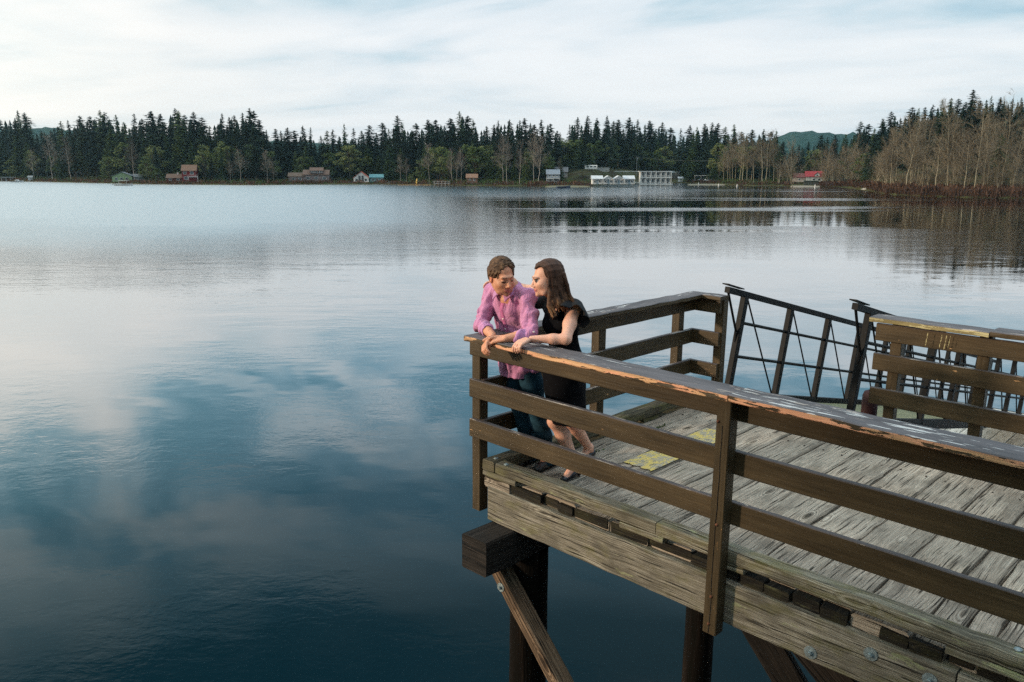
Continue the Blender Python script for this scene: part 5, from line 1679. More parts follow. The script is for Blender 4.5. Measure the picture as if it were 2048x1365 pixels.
tree_uv('fir', 'conifer', 1165, shoreY(1165) + 26, 290, 'dark fir between the blue grey house and the embankment', 'conifer', None, 1.6)
u = -40.0
while u < 1740:
    if not 1560 < u < 1610:
        numbered(tree_uv('broad', 'broadleaf_tree', u, shoreY(u) + (TR.uniform(16, 30) if not 1120 < u < 1440 else TR.uniform(64, 80)), TR.uniform(283, 322), 'rounded olive green tree ' + label_zone(u), 'tree', 'rounded olive trees ' + label_zone(u), TR.uniform(.9, 1.3)), u)
    u += TR.uniform(30, 62)
for key in list(PROTO):
    for k, (a, b_) in enumerate(PROTO[key]):
        if (key, k) not in USED:
            for o in (a, b_):
                if key != 'bush': bpy.data.objects.remove(o)

for lb, lst in NUMBERED.items():
    if len(lst) > 1:
        for i, (u_, o) in enumerate(sorted(lst, key=lambda z: z[0])): o['label'] = lb + ', ' + (ORD[i] + ' from the left' if i < len(ORD) else 'at the right end')
# far wood behind the ranks, one mass
q = MB(); rr = random.Random(31)
u = -120.0
while u < 2200:
    for row in range(3):
        Y = backY(u) + 22 + row * 16 + rr.uniform(-6, 6); vt = skyv(u) + rr.uniform(6, 26) + (6 if 540 < u < 760 else 0)
        uu = u + rr.uniform(-8, 8); p = P(uu, vt, Y); g_ = ground_h(p[0], Y) - .5; H_ = max(6, p[2] - g_)
        for k in range(12):
            f0 = k / 12; R0 = H_ * .19 * (1 - f0) ** .8 + .15; z0 = g_ + H_ * (.05 + .95 * f0)
            a0 = rr.uniform(0, 6.28)
            for j in range(7):
                a = a0 + j * .9 + rr.uniform(-.2, .2); r_ = R0 * rr.uniform(.7, 1.25)
                q.face([(p[0], Y, z0 + H_ * .085), (p[0] + math.cos(a) * r_, Y + math.sin(a) * r_, z0 - r_ * .35), (p[0] + math.cos(a + .75) * r_ * .95, Y + math.sin(a + .75) * r_ * .95, z0 - r_ * .3)], c=rr.random())
    u += 12
o = q.build('far_wood', M['fir'])
tag(o, 'dense dark conifer wood filling in behind the trees of the far shore', 'wood', None, 'stuff')

o = bank_mb.build('bank_wood', M['fir']); tag(o, 'dark wood on the bank behind the photographer', 'wood', None, 'stuff')
# brush, reeds and scrub at the water's edge
q = MB(); rr = random.Random(44)
def scrub(u, dy, n, hgt, wid, cbase):
    Y = shoreY(u) + dy; p = P(u, 350, Y); x = float(p[0]); g_ = ground_h(x, Y)
    for _ in range(n):
        a = rr.uniform(0, 6.28); ln = hgt * rr.uniform(.4, 1.0); sp = rr.uniform(0, .55)
        bx = x + rr.gauss(0, wid * .5); by = Y + rr.gauss(0, wid * .4)
        tx = bx + math.cos(a) * ln * sp; ty = by + math.sin(a) * ln * sp
        w_ = rr.uniform(.03, .09)
        q.face([(bx - w_, by, g_ - .2), (bx + w_, by, g_ - .2), (tx + rr.uniform(-.3, .3), ty, g_ + ln), (tx + rr.uniform(-.3, .3) - .1, ty, g_ + ln * .8)], c=min(1, max(0, cbase + rr.uniform(-.35, .35))))
for i in range(1500):
    u = rr.uniform(1640, 2110) if rr.random() < .62 else rr.uniform(-60, 1640)
    if 1590 < u < 1640 or 1180 < u < 1380: continue
    big = u > 1700
    scrub(u, rr.uniform(.2, 9) if not big else rr.uniform(.1, 16), 15, rr.uniform(.6, 2.0) if not big else rr.uniform(.8, 2.6), 2.0, .40 if big else .25)
o = q.build('shore_brush', M['brush'])
tag(o, 'reddish brown leafless brush and reeds along the water edge', 'brush', None, 'stuff')
# green-dark understorey along the left and middle shore
q = MB()
for i in range(900):
    u = rr.uniform(-60, 1560)
    if 1180 < u < 1380: continue
    Y = shoreY(u) + rr.uniform(1, 22); p = P(u, 350, Y); x = float(p[0]); g_ = ground_h(x, Y); H_ = rr.uniform(.8, 2.6) if not gap(u) else rr.uniform(.3, .8); cb = rr.random()
    for _ in range(26):
        d = nrm(V3(rr.gauss(0, 1), rr.gauss(0, 1), abs(rr.gauss(0, 1)))) * H_ * rr.uniform(.6, 1.05)
        c_ = V3(x, Y, g_) + d * V3(1.1, 1.1, .9); e = .28
        q.face([c_ + V3(rr.uniform(-e, e), rr.uniform(-e, e), rr.uniform(-e, e)) for _ in range(4)], c=min(1, max(0, cb * .6 + rr.uniform(0, .4))))
o = q.build('understorey', M['cedar'])
tag(o, 'dark green shrubs and ferns under the trees of the far shore', 'undergrowth', None, 'stuff')

# ---------------------------------------------------------------- houses, docks and small things of the far shore
WH = flat_mat('white_boards', (.62, .63, .62), .7, .08, 1.0); GL = flat_mat('window_glass', (.035, .05, .06), .15, .3, 1.0, 0, 0, 1, .6)
MC = {}


def cm(c, rough=.8):
    k = tuple(c)
    if k not in MC: MC[k] = flat_mat('colour_%d' % len(MC), c, rough, .15, 1.2)
    return MC[k]


def facing(x, y): return math.atan2(-x, y) * 0.6


def gable(parent, w, d, h, rh, wallc, roofc, at=(0, 0, 0), axis='x', over=.4, wins=(), trim=None, name=('wall', 'roof')):
    """walls with a gable roof. axis 'x': ridge runs left-right; 'y': the gable end faces the lake (local -y)"""
    ax_, ay, az = at
    q = MB()
    a, b_ = w / 2, d / 2
    if axis == 'y': prof = [(-a, 0), (a, 0), (a, h), (0, h + rh), (-a, h)]; ring = lambda t_: [(ax_ + x, ay + t_, az + z) for x, z in prof]; q.grid([ring(-b_), ring(b_)])
    else: prof = [(-b_, 0), (b_, 0), (b_, h), (0, h + rh), (-b_, h)]; ring = lambda t_: [(ax_ + t_, ay + y, az + z) for y, z in prof]; q.grid([ring(a), ring(-a)])
    wall = q.build(name[0], cm(wallc), parent)
    q = MB(); t_ = .18
    for sgn in (-1, 1):
        if axis == 'y':
            s0 = rh / a
            q.grid([[(ax_ + sgn * (a + over), ay + yy, az + h - over * s0 + .02), (ax_, ay + yy, az + h + rh + .02), (ax_, ay + yy, az + h + rh + t_), (ax_ + sgn * (a + over), ay + yy, az + h - over * s0 + t_)] for yy in (-b_ - over, b_ + over)])
        else:
            s0 = rh / b_
            q.grid([[(ax_ + xx, ay + sgn * (b_ + over), az + h - over * s0 + .02), (ax_ + xx, ay, az + h + rh + .02), (ax_ + xx, ay, az + h + rh + t_), (ax_ + xx, ay + sgn * (b_ + over), az + h - over * s0 + t_)] for xx in (-a - over, a + over)])
    q.build(name[1], cm(roofc), parent)
    for (wx, wz, ww, wh_) in wins:
        f = MB(); yy = ay - b_ - .06
        box(f, (ax_ + wx - ww / 2, yy, az + wz), (ax_ + wx + ww / 2, yy + .05, az + wz + wh_))
        fo = f.build('window', WH, parent)
        g = MB(); box(g, (ax_ + wx - ww / 2 + .12, yy - .02, az + wz + .12), (ax_ + wx + ww / 2 - .12, yy - .005, az + wz + wh_ - .12)); g.build('pane', GL, fo)
    return wall


def railing_part(parent, x0, x1, y, z, h=1.0, mat=None, n=8):
    q = MB(); box(q, (x0, y - .04, z + h - .08), (x1, y + .04, z + h)); box(q, (x0, y - .03, z + .1), (x1, y + .03, z + .16))
    for k in range(n + 1):
        xx = x0 + (x1 - x0) * k / n; box(q, (xx - .04, y - .035, z), (xx + .04, y + .035, z + h - .085))
    q.build('deck_railing', mat or WH, parent)


HS = 0.80


def site(name, u, v, dy, label, cat, group=None, rot=None):
    Y = shoreY(u) + dy; p = P(u, v, Y); x = float(p[0]); z = ground_h(x, Y)
    e = empty(name, Matrix.Translation((x, Y, z)) @ Matrix.Rotation(facing(x, Y) if rot is None else rot, 4, 'Z'), label, cat, group)
    e.scale = (HS, HS, HS)
    return e, Y * .000583


# boathouse far left
o, k = site('boathouse', 18, 358, 2.5, 'low grey roofed open boathouse at the far left shore', 'boathouse')
q = MB(); board(q, (-5, 0, 2.3), (5, 0, 2.3), ZUP, 4.6, .25, R, .02, 5, .0); q.build('roof', cm((.34, .36, .37)), o)
for xx in (-4.4, -1.5, 1.5, 4.4):
    q = MB(); box(q, (xx - .12, -1.9, -.5), (xx + .12, -1.66, 2.17)); q.build('post', WH, o)
q = MB(); box(q, (-4.5, 1.6, -.3), (4.5, 1.75, 2.16)); q.build('back_wall', cm((.14, .13, .12)), o)
# shed
o, k = site('shed', 61, 355, 6, 'tiny white shed beside the moored white boat', 'shed'); gable(o, 2.6, 3, 2.2, .9, (.6, .62, .63), (.25, .27, .28), wins=((0, .8, .8, .8),))


def motorboat(name, u, v, label, col_=(.62, .63, .63), ln=5.5, rot=.1, top=True):
    p = PZ(u, v, 0.0)
    o = empty(name, Matrix.Translation((float(p[0]), float(p[1]), 0)) @ Matrix.Rotation(rot, 4, 'Z'), label, 'boat')
    q = MB(); rows = []
    for i in range(10):
        s_ = i / 9; w_ = 1.0 * (1 - max(0, s_ - .45) ** 1.7 * 3.0) if s_ > .45 else 1.0; w_ = max(.05, w_)
        x = -ln / 2 + ln * s_; g_ = .62 + .30 * s_ ** 2; kz = -.2 + .45 * max(0, s_ - .6) ** 1.2
        rows.append([(x, -w_, g_), (x, -w_ * .75, kz), (x, w_ * .75, kz), (x, w_, g_), (x, w_ - .08, g_), (x, w_ * .7 - .06, kz + .25), (x, -w_ * .7 + .06, kz + .25), (x, -w_ + .08, g_)])
    q.grid(rows); q.build('hull', cm(col_, .4), o)
    if top:
        q = MB(); rows = [[(x, -.7 * s_, z), (x, .7 * s_, z), (x, .6 * s_, z + hh), (x, -.6 * s_, z + hh)] for x, s_, z, hh in ((-.9, 1, .55, .85), (.5, 1, .55, .8), (1.1, .9, .55, .15))]; q.grid(rows); q.build('cabin', cm((.66, .67, .67)), o)
        q = MB(); box(q, (-.7, -.73, .95), (.4, -.705, 1.25)); q.build('window', GL, o)
    return o


motorboat('motorboat', 35, 365, 'white cabin boat moored before the far left boathouse', ln=6.5)
motorboat('motorboat', 1127, 377, 'small dark blue boat off the beach', (.05, .06, .10), 5, .2, False)
o = motorboat('motorboat', 248, 372, 'white boat with a low canopy tied up below the green house', (.6, .6, .58), 7, .05, False)
for xx in (-1.6, 1.4):
    q = MB(); box(q, (xx - .05, -.8, .5), (xx + .05, -.7, 2.0)); q.build('canopy_post', WH, o)
q = MB(); box(q, (-2.0, -1.0, 2.0), (1.8, 1.0, 2.12)); q.build('canopy', WH, o)

# pale green house
o, k = site('green_house', 250, 350, 12, 'pale green low house with a grey gable roof behind bare shrubs', 'house')
gable(o, 11, 9, 3.4, 2.2, (.26, .36, .20), (.20, .22, .24), at=(-1, 0, 0), axis='y', wins=((-3.2, 1, 1.6, 1.5), (-.3, 1, 1.6, 1.5), (2.6, 1, 1.6, 1.5)))
gable(o, 8, 7, 2.8, 1.6, (.22, .25, .24), (.17, .19, .21), at=(8.6, 1, 0), wins=((0, 1, 1.8, 1.1),), name=('wing_wall', 'wing_roof'))
# red house
o, k = site('red_house', 380, 345, 11, 'red gabled house with white windows and balcony above the rocks', 'house')
gable(o, 7.5, 8, 6.0, 3.0, (.17, .012, .014), (.15, .085, .055), at=(0, 0, .6), axis='x', wins=((-2.2, 3.9, 1.7, 1.5), (1.5, 3.9, 1.9, 1.6), (-1.8, 1.0, 2.0, 1.8)))
q = MB(); box(q, (-.4, -5.6, 3.0), (4.8, -4.1, 3.25)); q.build('balcony', WH, o)
railing_part(o, -.4, 4.8, -5.55, 3.25, 1.0)
for xx in (-.2, 4.6):
    q = MB(); box(q, (xx - .1, -5.5, -1.4), (xx + .1, -5.3, 2.99)); q.build('balcony_post', WH, o)
gable(o, 8, 7, 2.2, 2.0, (.11, .030, .022), (.11, .065, .045), at=(-8.2, .5, .4), axis='x', wins=((-2, .7, 1.5, 1.1), (2, .7, 1.5, 1.1)), name=('wing_wall', 'wing_roof'))
q = MB(); box(q, (-7.0, -.4, 4.2), (-6.1, .4, 5.6)); q.build('chimney', cm((.45, .42, .40)), o)
# lodge
o, k = site('lodge', 622, 345, 12, 'tan roofed mauve lodge with a wide dormer and a dark deck', 'house')
gable(o, 14, 8, 3.6, 2.4, (.19, .145, .140), (.15, .090, .065), at=(3, 0, .8), wins=((-4.5, .9, 2.2, 1.4), (0, .9, 2.2, 1.4), (4.5, .9, 2.2, 1.4)))
gable(o, 7, 6, 1.6, 1.5, (.20, .15, .145), (.15, .085, .06), at=(3.4, -1.4, 5.0), wins=((-2.2, .3, 1.4, 1.0), (0, .3, 1.4, 1.0), (2.2, .3, 1.4, 1.0)), name=('dormer_wall', 'dormer_roof'))
gable(o, 9, 7, 2.8, 1.9, (.20, .15, .145), (.13, .085, .06), at=(-7.6, -.6, .6), wins=((-1.8, .8, 1.7, 1.2), (1.8, .8, 1.7, 1.2)), name=('wing_wall', 'wing_roof'))
q = MB(); box(q, (-1, -6.2, .3), (10, -4.1, .55)); q.build('deck', cm((.05, .04, .035)), o)
railing_part(o, -1, 10, -6.15, .55, 1.0, cm((.06, .05, .045)), 10)
# white gabled cabin, teal cabin
o, k = site('white_cabin', 723, 352, 9, 'white gabled cabin with a tall window wall and orange red roof', 'cabin')
gable(o, 8.4, 8, 2.5, 3.2, (.60, .60, .58), (.42, .10, .065), at=(0, 0, .3), axis='y', wins=((-2.6, .5, 1.5, 1.5), (-.85, .5, 1.5, 3.2), (.85, .5, 1.5, 3.2), (2.6, .5, 1.5, 1.5)))
q = MB(); box(q, (-4.2, -6.0, .05), (4.4, -4.1, .28)); q.build('deck', cm((.30, .17, .10)), o)
o, k = site('teal_cabin', 750, 352, 9, 'small teal roofed cabin beside the white gabled one', 'cabin')
gable(o, 7.6, 7, 2.6, 1.6, (.14, .24, .24), (.10, .25, .28), at=(1, 0, .3), wins=((-2, .6, 1.5, 1.3), (.4, .6, 1.5, 1.3), (2.6, .6, 1.2, 1.3)))
q = MB(); box(q, (3.5, -5.0, .1), (9.0, -4.2, .35)); q.build('deck', WH, o)


def dock(name, u0, u1, v, label, colr, zt=.45, wid=1.8, rail=False, posts=5):
    a = PZ(u0, v, 0); b_ = PZ(u1, v, 0); c = (a + b_) / 2; L_ = np.linalg.norm(b_ - a)
    o = empty(name, Matrix.Translation((float(c[0]), float(c[1]), 0)) @ Matrix.Rotation(math.atan2(b_[1] - a[1], b_[0] - a[0]), 4, 'Z'), label, 'dock')
    q = MB(); box(q, (-L_ / 2, -wid / 2, zt - .15), (L_ / 2, wid / 2, zt)); q.build('planking', cm(colr), o)
    for i in range(posts):
        xx = -L_ / 2 + .3 + (L_ - .6) * i / max(1, posts - 1)
        q = MB(); tube(q, [(xx, -wid / 2 - .1, -1.2), (xx, -wid / 2 - .1, zt + (.9 if rail else .25))], .09, 6); q.build('pile', cm((.30, .28, .25)), o)
    if rail: railing_part(o, -L_ / 2, L_ / 2, -wid / 2 + .05, zt, .95, cm((.42, .42, .42)), 6)
    return o


dock('landing_stage', 868, 900, 372.5, 'railed wooden landing stage under the whitish bare trees', (.24, .22, .20), 1.0, 2, True)
dock('low_dock', 796, 862, 371.5, 'long low orange brown float left of the landing stage', (.50, .30, .13), .28, 1.2, False, 4)
dock('low_dock', 226, 300, 370.5, 'grey low dock under the pale green house', (.33, .33, .32), .35, 2)
dock('low_dock', 68, 118, 364.8, 'low tan dock right of the far left shed', (.36, .30, .24), .35, 2)
o = dock('low_dock', 1186, 1292, 369.3, 'long white fronted pier carrying the row of small cabins', (.50, .50, .48), 1.0, 6, False, 12)
# upright kayak
p = PZ(832, 371, 0)
o = empty('kayak', Matrix.Translation((float(p[0]), float(p[1]) + 1.5, .25)), 'yellow kayak standing on its end by the orange float', 'kayak')
q = MB(); tube(q, [(0, 0, 0), (.1, 0, .8), (.25, 0, 1.8), (.4, 0, 2.6)], [.03, .32, .32, .03], 8); q.build('hull', cm((.70, .45, .10), .4), o)
q = MB(); tube(q, [(.17, -.30, 1.1), (.20, -.31, 1.5)], [.14, .14], 8); q.build('cockpit', cm((.02, .02, .02)), o)
# brown shed near landing
o, k = site('brown_shed', 944, 356, 7, 'small brown shed with an orange brown roof behind tall trunks', 'shed'); gable(o, 5.6, 5, 2.8, 1.7, (.15, .085, .06), (.20, .11, .07), axis='x', at=(0, 0, .4), wins=((-1, 1.1, 1.0, 1.0), (1.2, 1.1, 1.0, 1.0)))
q = MB(); box(q, (-3.4, -4.6, .1), (3.6, -2.6, .35)); q.build('deck', cm((.12, .10, .09)), o)
# blue-grey houses
o, k = site('bluegrey_house', 1106, 350, 17, 'blue grey two storey house with a white railed porch above the beach', 'house')
gable(o, 6.4, 6, 4.4, 2.1, (.15, .19, .24), (.22, .25, .29), axis='x', at=(0, 0, .2), wins=((-1.8, 3.0, 1.2, 1.1), (.2, 3.0, 1.2, 1.1), (2.0, 3.0, 1.2, 1.1), (-1.4, .7, 1.5, 1.2), (1.4, .7, 1.5, 1.2)))
q = MB(); box(q, (-3.4, -4.8, 2.3), (3.4, -3.1, 2.5)); q.build('porch', WH, o)
railing_part(o, -3.4, 3.4, -4.75, 2.5, .9, WH, 7)
for xx in (-3.3, 0, 3.3):
    q = MB(); box(q, (xx - .08, -4.7, -.3), (xx + .08, -4.55, 2.29)); q.build('porch_post', WH, o)
o, k = site('grey_house', 1118, 330, 34, 'pale grey house higher up, half hidden by branches', 'house')
gable(o, 9, 7, 3.0, 2.2, (.34, .32, .31), (.14, .14, .15), at=(0, 0, 1.0), wins=((-2.6, .8, 1.6, 1.2), (0, .8, 1.6, 1.2), (2.6, .8, 1.6, 1.2)))
# trailer, wall and guard rail on the embankment
o, k = site('trailer', 1182, 328, 44, 'white camping trailer on the embankment road', 'trailer')
q = MB(); board(q, (-3.4, 0, 1.9), (3.4, 0, 1.9), ZUP, 2.3, 2.3, R, .25, 6.8, 0); q.build('body', WH, o)
for xx in (-1.9, .1, 2.1):
    q = MB(); box(q, (xx - .55, -1.19, 1.9), (xx + .55, -1.155, 2.6)); q.build('window', GL, o)
for xx in (-.8, .5):
    q = MB(); tube(q, [(xx, -1.1, .42), (xx, -.85, .42)], .42, 12); q.build('wheel', cm((.02, .02, .02)), o)
o, k = site('concrete_wall', 1202, 331, 43, 'low pale concrete wall right of the camping trailer', 'wall')
q = MB(); box(q, (-2.6, -.2, -.5), (5.0, .2, 1.9)); q.build('panel', cm((.36, .35, .33)), o)
q = MB(); box(q, (-2.7, -.28, 1.9), (5.1, .28, 2.05)); q.build('coping', cm((.45, .44, .42)), o)
o, k = site('guard_rail', 1238, 343, 34, 'long white guard rail along the lake road above the cabins', 'guard rail')
q = MB(); box(q, (-11, -.05, .95), (15, .05, 1.35)); q.build('beam', WH, o)
for i in range(14):
    q = MB(); box(q, (-10.8 + i * 1.95, .06, -.5), (-10.65 + i * 1.95, .20, 1.3)); q.build('post', cm((.3, .29, .28)), o)
# utility poles and wires


def pole(u, vtop, dy, label):
    Y = shoreY(u) + dy; p = P(u, vtop, Y); g_ = ground_h(float(p[0]), Y)
    o = empty('utility_pole', Matrix.Translation((float(p[0]), Y, g_)), label, 'utility pole')
    H_ = float(p[2]) - g_
    q = MB(); tube(q, [(0, 0, -.5), (0, 0, H_)], [.16, .11], 8); q.build('shaft', cm((.30, .28, .26)), o)
    q = MB(); box(q, (-1.1, -.16, H_ - .75), (1.1, -.12, H_ - .60)); q.build('cross_arm', cm((.34, .32, .30)), o)
    q = MB(); tube(q, [(.35, -.2, H_ - 1.7), (.35, -.2, H_ - .95)], .20, 8); q.build('transformer', cm((.40, .42, .42)), o)
    return np.array([float(p[0]), Y, g_ + H_ - .6])


tops = [pole(1274, 313, 30, 'tall utility pole rising over the white two storey club'), pole(1085, 318, 55, 'utility pole half hidden by the tallest bare tree'), pole(1500, 316, 45, 'utility pole in the scrub right of the parked cars'), pole(1720, 312, 60, 'utility pole at the foot of the steep slope')]
tops = [tops[1], tops[0], tops[2], tops[3]]
for i in range(3):
    a, b_ = tops[i], tops[i + 1]
    q = MB(); tube(q, [a * (1 - t_) + b_ * t_ - np.array([0, 0, 5.0 * t_ * (1 - t_)]) for t_ in np.linspace(0, 1, 15)], .045, 4)
    o = q.build('power_line', cm((.10, .11, .11)), None)
    tag(o, ('thin power line sagging left of the tall utility pole', 'thin power line sagging right of the tall utility pole', 'thin power line running towards the steep slope')[i], 'power line')
# white waterfront cabins on the pier
base = PZ(1190, 369.3, 0)
CAB = [(1195, 'first white waterfront cabin, with a porch, at the left end of the row'), (1217, 'white gabled cabin second along the pier row'), (1238, 'white gabled cabin third along the pier row'), (1259, 'white cabin of the pier row next to the two storey club')]
for i, (u, lb) in enumerate(CAB):
    p = PZ(u, 369.0, 1.0)
    o = empty('waterfront_cabin', Matrix.Translation((float(p[0]), float(p[1]) + 3.4, 1.0)), lb, 'cabin', 'white cabins on the pier')
    gable(o, 3.7, 4.6, 1.9, 1.15, (.60, .61, .61), (.50, .52, .54), axis='y' if i % 3 else 'x', wins=((-.95, .55, .75, .9), (.95, .55, .75, .9)))
    q = MB(); box(q, (-.35, -2.37, .02), (.35, -2.32, 1.75)); q.build('door', cm((.22, .30, .36)), o)
    q = MB(); box(q, (-2.0, -3.5, 2.0), (2.0, -2.72, 2.1)); q.build('porch_roof', cm((.48, .50, .52)), o)
    for xx in (-1.9, 1.9):
        q = MB(); box(q, (xx - .06, -3.45, .0), (xx + .06, -3.33, 1.99)); q.build('porch_post', WH, o)
p = PZ(1312, 368.3, .6)
o = empty('boat_club', Matrix.Translation((float(p[0]), float(p[1]) + 5, .6)), 'white two storey boat club with open balconies over the water', 'building')
q = MB(); box(q, (-6.0, -2.6, 0), (6.2, 3, 5.0)); q.build('wall', cm((.55, .56, .57)), o)
q = MB(); box(q, (-6.5, -4.8, 5.0), (6.7, 3.4, 5.25)); q.build('roof', cm((.52, .54, .56)), o)
q = MB(); box(q, (-6.5, -4.8, 2.45), (6.7, -2.61, 2.65)); q.build('balcony_floor', WH, o)
q = MB(); box(q, (-6.8, -5.2, -.35), (7.0, -2.61, -.1)); q.build('lower_deck', WH, o)
railing_part(o, -6.4, 6.6, -4.75, 2.65, .9, WH, 16); railing_part(o, -6.7, 6.9, -5.1, -.1, .9, WH, 16)
for i in range(7):
    xx = -6.3 + i * 2.1
    q = MB(); box(q, (xx - .10, -4.70, -.1), (xx + .10, -4.50, 2.44)); box(q, (xx - .10, -4.70, 2.66), (xx + .10, -4.50, 4.99)); q.build('balcony_post', WH, o)
for zz in (.3, 2.9):
    for i in range(6):
        xx = -5.2 + i * 2.1
        f = MB(); box(f, (xx - .6, -2.66, zz), (xx + .6, -2.61, zz + 1.7)); fo = f.build('window', WH, o)
        g = MB(); box(g, (xx - .5, -2.69, zz + .1), (xx + .5, -2.67, zz + 1.6)); g.build('pane', GL, fo)
for i in range(6):
    q = MB(); tube(q, [(-6.4 + i * 2.6, -4.9, -2), (-6.4 + i * 2.6, -4.9, -.35)], .12, 6); q.build('pile', cm((.2, .19, .18)), o)
o, k = site('gate_hut', 1361, 357, 5, 'small white ticket hut right of the boat club', 'hut'); gable(o, 2.8, 2.6, 2.2, .7, (.58, .6, .62), (.45, .47, .5), wins=((0, .9, 1.0, .8),))
o, k = site('hill_shed', 1347, 334, 40, 'low grey blue roofed building above the boat club', 'building'); gable(o, 8.0, 6, 2.2, .9, (.10, .12, .13), (.36, .44, .50), at=(0, 0, 2), wins=((-2, .7, 1.4, .9), (2, .7, 1.4, .9)))
q = MB(); box(q, (-4.2, -3.2, -2.5), (4.2, 3.2, 1.99)); q.build('plinth', cm((.08, .075, .065)), o)
o, k = site('long_shed', 1408, 341, 26, 'long white roofed carport behind the parked cars', 'shed')
q = MB(); board(q, (-6, 0, 3.0), (6, 0, 3.0), ZUP, 5, .3, R, .02, 6, 0); q.build('roof', cm((.52, .55, .57)), o)
for xx in (-5.6, -1.9, 1.9, 5.6):
    q = MB(); box(q, (xx - .1, -2.2, -.3), (xx + .1, -2.0, 2.84)); q.build('post', WH, o)


def car(u, v, dy, label, c, rot=0.0):
    o, k = site('parked_car', u, v, dy, label, 'car', 'cars parked behind the shore', rot)
    q = MB(); rows = []
    prof = [(-2.15, .35), (-2.15, .85), (-1.95, .98), (-1.25, 1.02), (-.75, 1.45), (.85, 1.46), (1.45, 1.02), (2.0, .92), (2.15, .7), (2.15, .35)]
    for yy, s_ in ((-.85, .94), (-.80, 1), (.80, 1), (.85, .94)): rows.append([(x * (1 if z < 1.1 else 1), yy * (1 if z < 1.1 else .86), z * s_ if z > 1 else z) for x, z in prof])
    q.grid(rows); q.build('body', cm(c, .3), o)
    q = MB(); q.face([(-1.10, -.835, 1.06), (1.25, -.835, 1.06), (.75, -.745, 1.38), (-.68, -.745, 1.38)]); q.face([(1.10, .835, 1.06), (-1.25, .835, 1.06), (-.75, .745, 1.38), (.68, .745, 1.38)]); q.build('window', GL, o)
    for xx in (-1.35, 1.35):
        for yy in (-.88, .66):
            q = MB(); tube(q, [(xx, yy, .33), (xx, yy + .22, .33)], .33, 12); w_ = q.build('wheel', cm((.015, .015, .015)), o)


for (u, c, lb) in ((1391, (.55, .56, .58), 'white car at the left end of the parked row'), (1402, (.18, .20, .24), 'dark grey car second in the parked row'), (1414, (.60, .61, .62), 'silver white car third in the parked row'), (1426, (.05, .07, .10), 'navy car at the right end of the parked row')):
    car(u, 352, 14, lb, c, .15)
# red-roofed house
o, k = site('red_roofed_house', 1622, 350, 12, 'white house with a bright red roof and dormer beside the dark cedar', 'house')
gable(o, 8.5, 6, 2.8, 2.4, (.42, .43, .42), (.27, .028, .034), at=(1.5, 0, .9), wins=((-.4, .7, 1.3, 1.1), (2.2, .7, 1.3, 1.1)))
gable(o, 2.4, 2.4, 1.2, 1.1, (.58, .59, .59), (.28, .032, .038), at=(2.6, -2.1, 3.4), axis='y', wins=((0, .2, 1.0, 1.0),), name=('dormer_wall', 'dormer_roof'))
gable(o, 5.5, 5, 2.4, 1.8, (.30, .27, .25), (.16, .05, .045), at=(-5.8, 0, .9), wins=((0, .7, 1.2, 1.0),), name=('wing_wall', 'wing_roof'))
o, k = site('dark_boathouse', 1622, 357, 3, 'dark green low boathouse in front of the red roofed house', 'boathouse')
q = MB(); board(q, (-3.4, 0, 1.9), (3.6, 0, 1.9), ZUP, 3.6, .22, R, .02, 3.5, 0); q.build('roof', cm((.02, .05, .045)), o)
q = MB(); box(q, (-3.2, -1.5, -.4), (3.3, 1.6, 1.78)); q.build('wall', cm((.03, .035, .03)), o)
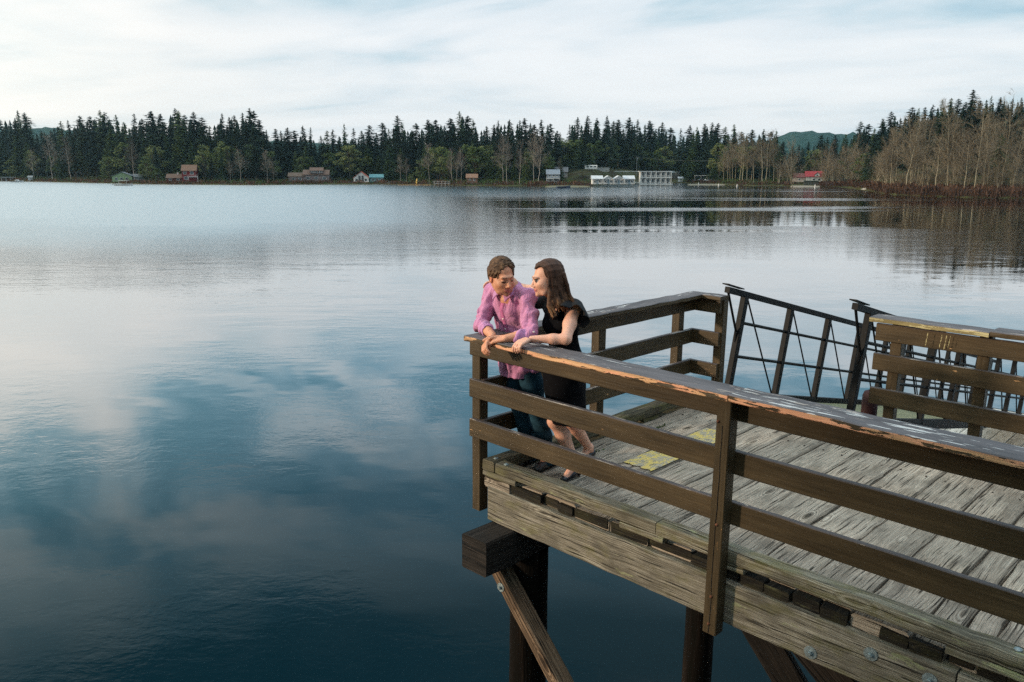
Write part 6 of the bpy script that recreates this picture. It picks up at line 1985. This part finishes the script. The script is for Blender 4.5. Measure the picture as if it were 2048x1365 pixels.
# posts, buoys
for (u, v, lb, h_, c) in ((1397, 371, 'white mooring post in front of the parked cars', 1.0, (.6, .6, .6)), (1437, 373, 'white mooring post right of the parked cars', 1.0, (.6, .6, .6)), (1474, 374, 'white marker buoy off the tan trees', .9, (.65, .65, .65)), (1630, 376, 'white marker post off the red roofed house', 1.1, (.6, .6, .6)), (1091, 370.5, 'pink marker buoy off the middle shore', .5, (.6, .2, .2))):
    p = PZ(u, v, 0)
    o = empty('marker_post', Matrix.Translation((float(p[0]), float(p[1]), 0)), lb, 'marker')
    q = MB(); tube(q, [(0, 0, -.4), (0, 0, h_ * .75), (0, 0, h_)], [.20, .20, .05], 8); q.build('float_body', cm(c), o)
    q = MB(); tube(q, [(0, 0, h_ * .95), (0, 0, h_ + .35)], [.04, .04], 6); q.build('top_mark', cm((.3, .3, .3)), o)
# sandbar and beach
for nm, u0, u1, v, w_, c, lb in (('sandbar', 1735, 1775, 378.5, 2.0, (.36, .33, .28), None), ('beach', 1585, 1640, 374.5, 2.2, (.22, .185, .145), None), ('beach', 1375, 1450, 370.8, 2.4, (.20, .17, .12), None), ('beach', 1090, 1180, 374.8, 3.0, (.13, .12, .07), None)):
    a = PZ(u0, v, 0); b_ = PZ(u1, v, 0); q = MB(); rows = []
    n = 14
    for i in range(n + 1):
        t_ = i / n; c0 = a * (1 - t_) + b_ * t_; hw = w_ * math.sin(math.pi * min(1, max(0, t_))) ** .5 + .02
        rows.append([c0 + V3(0, -hw * 1.6, -.12), c0 + V3(0, -hw * .5, .16), c0 + V3(0, hw, .40), c0 + V3(0, hw * 3, .45), c0 + V3(0, hw * 5 + 1, -.3)])
    q.grid(rows, closed=False, caps=False)
    o = q.build(nm, flat_mat(nm + '_ground', c, .95, .3, 1.5), smooth=True)
    if o.data.polygons[0].normal.z < 0: o.data.flip_normals()
    tag(o, kind='structure')

# ---------------------------------------------------------------- air
hz_ = MB(); box(hz_, (-2600, -400, -5), (2600, 1900, 130))
m = bpy.data.materials.new('haze'); m.use_nodes = True; t = NT(m.node_tree); t.n.clear()
out = t.node('ShaderNodeOutputMaterial'); pv = t.node('ShaderNodeVolumePrincipled')
pv.inputs['Color'].default_value = (0.45, 0.72, 0.88, 1); pv.inputs['Density'].default_value = 0.00008; pv.inputs['Anisotropy'].default_value = 0.2
t.l.new(pv.outputs[0], out.inputs['Volume'])
HAZE = True
if HAZE:
    o = hz_.build('haze', m); tag(o, 'thin pale air over the lake softening the far hills', 'haze', None, 'stuff')
for key in list(PROTO):
    if key == 'bush':
        for a, b_ in PROTO[key]: bpy.data.objects.remove(a); bpy.data.objects.remove(b_)
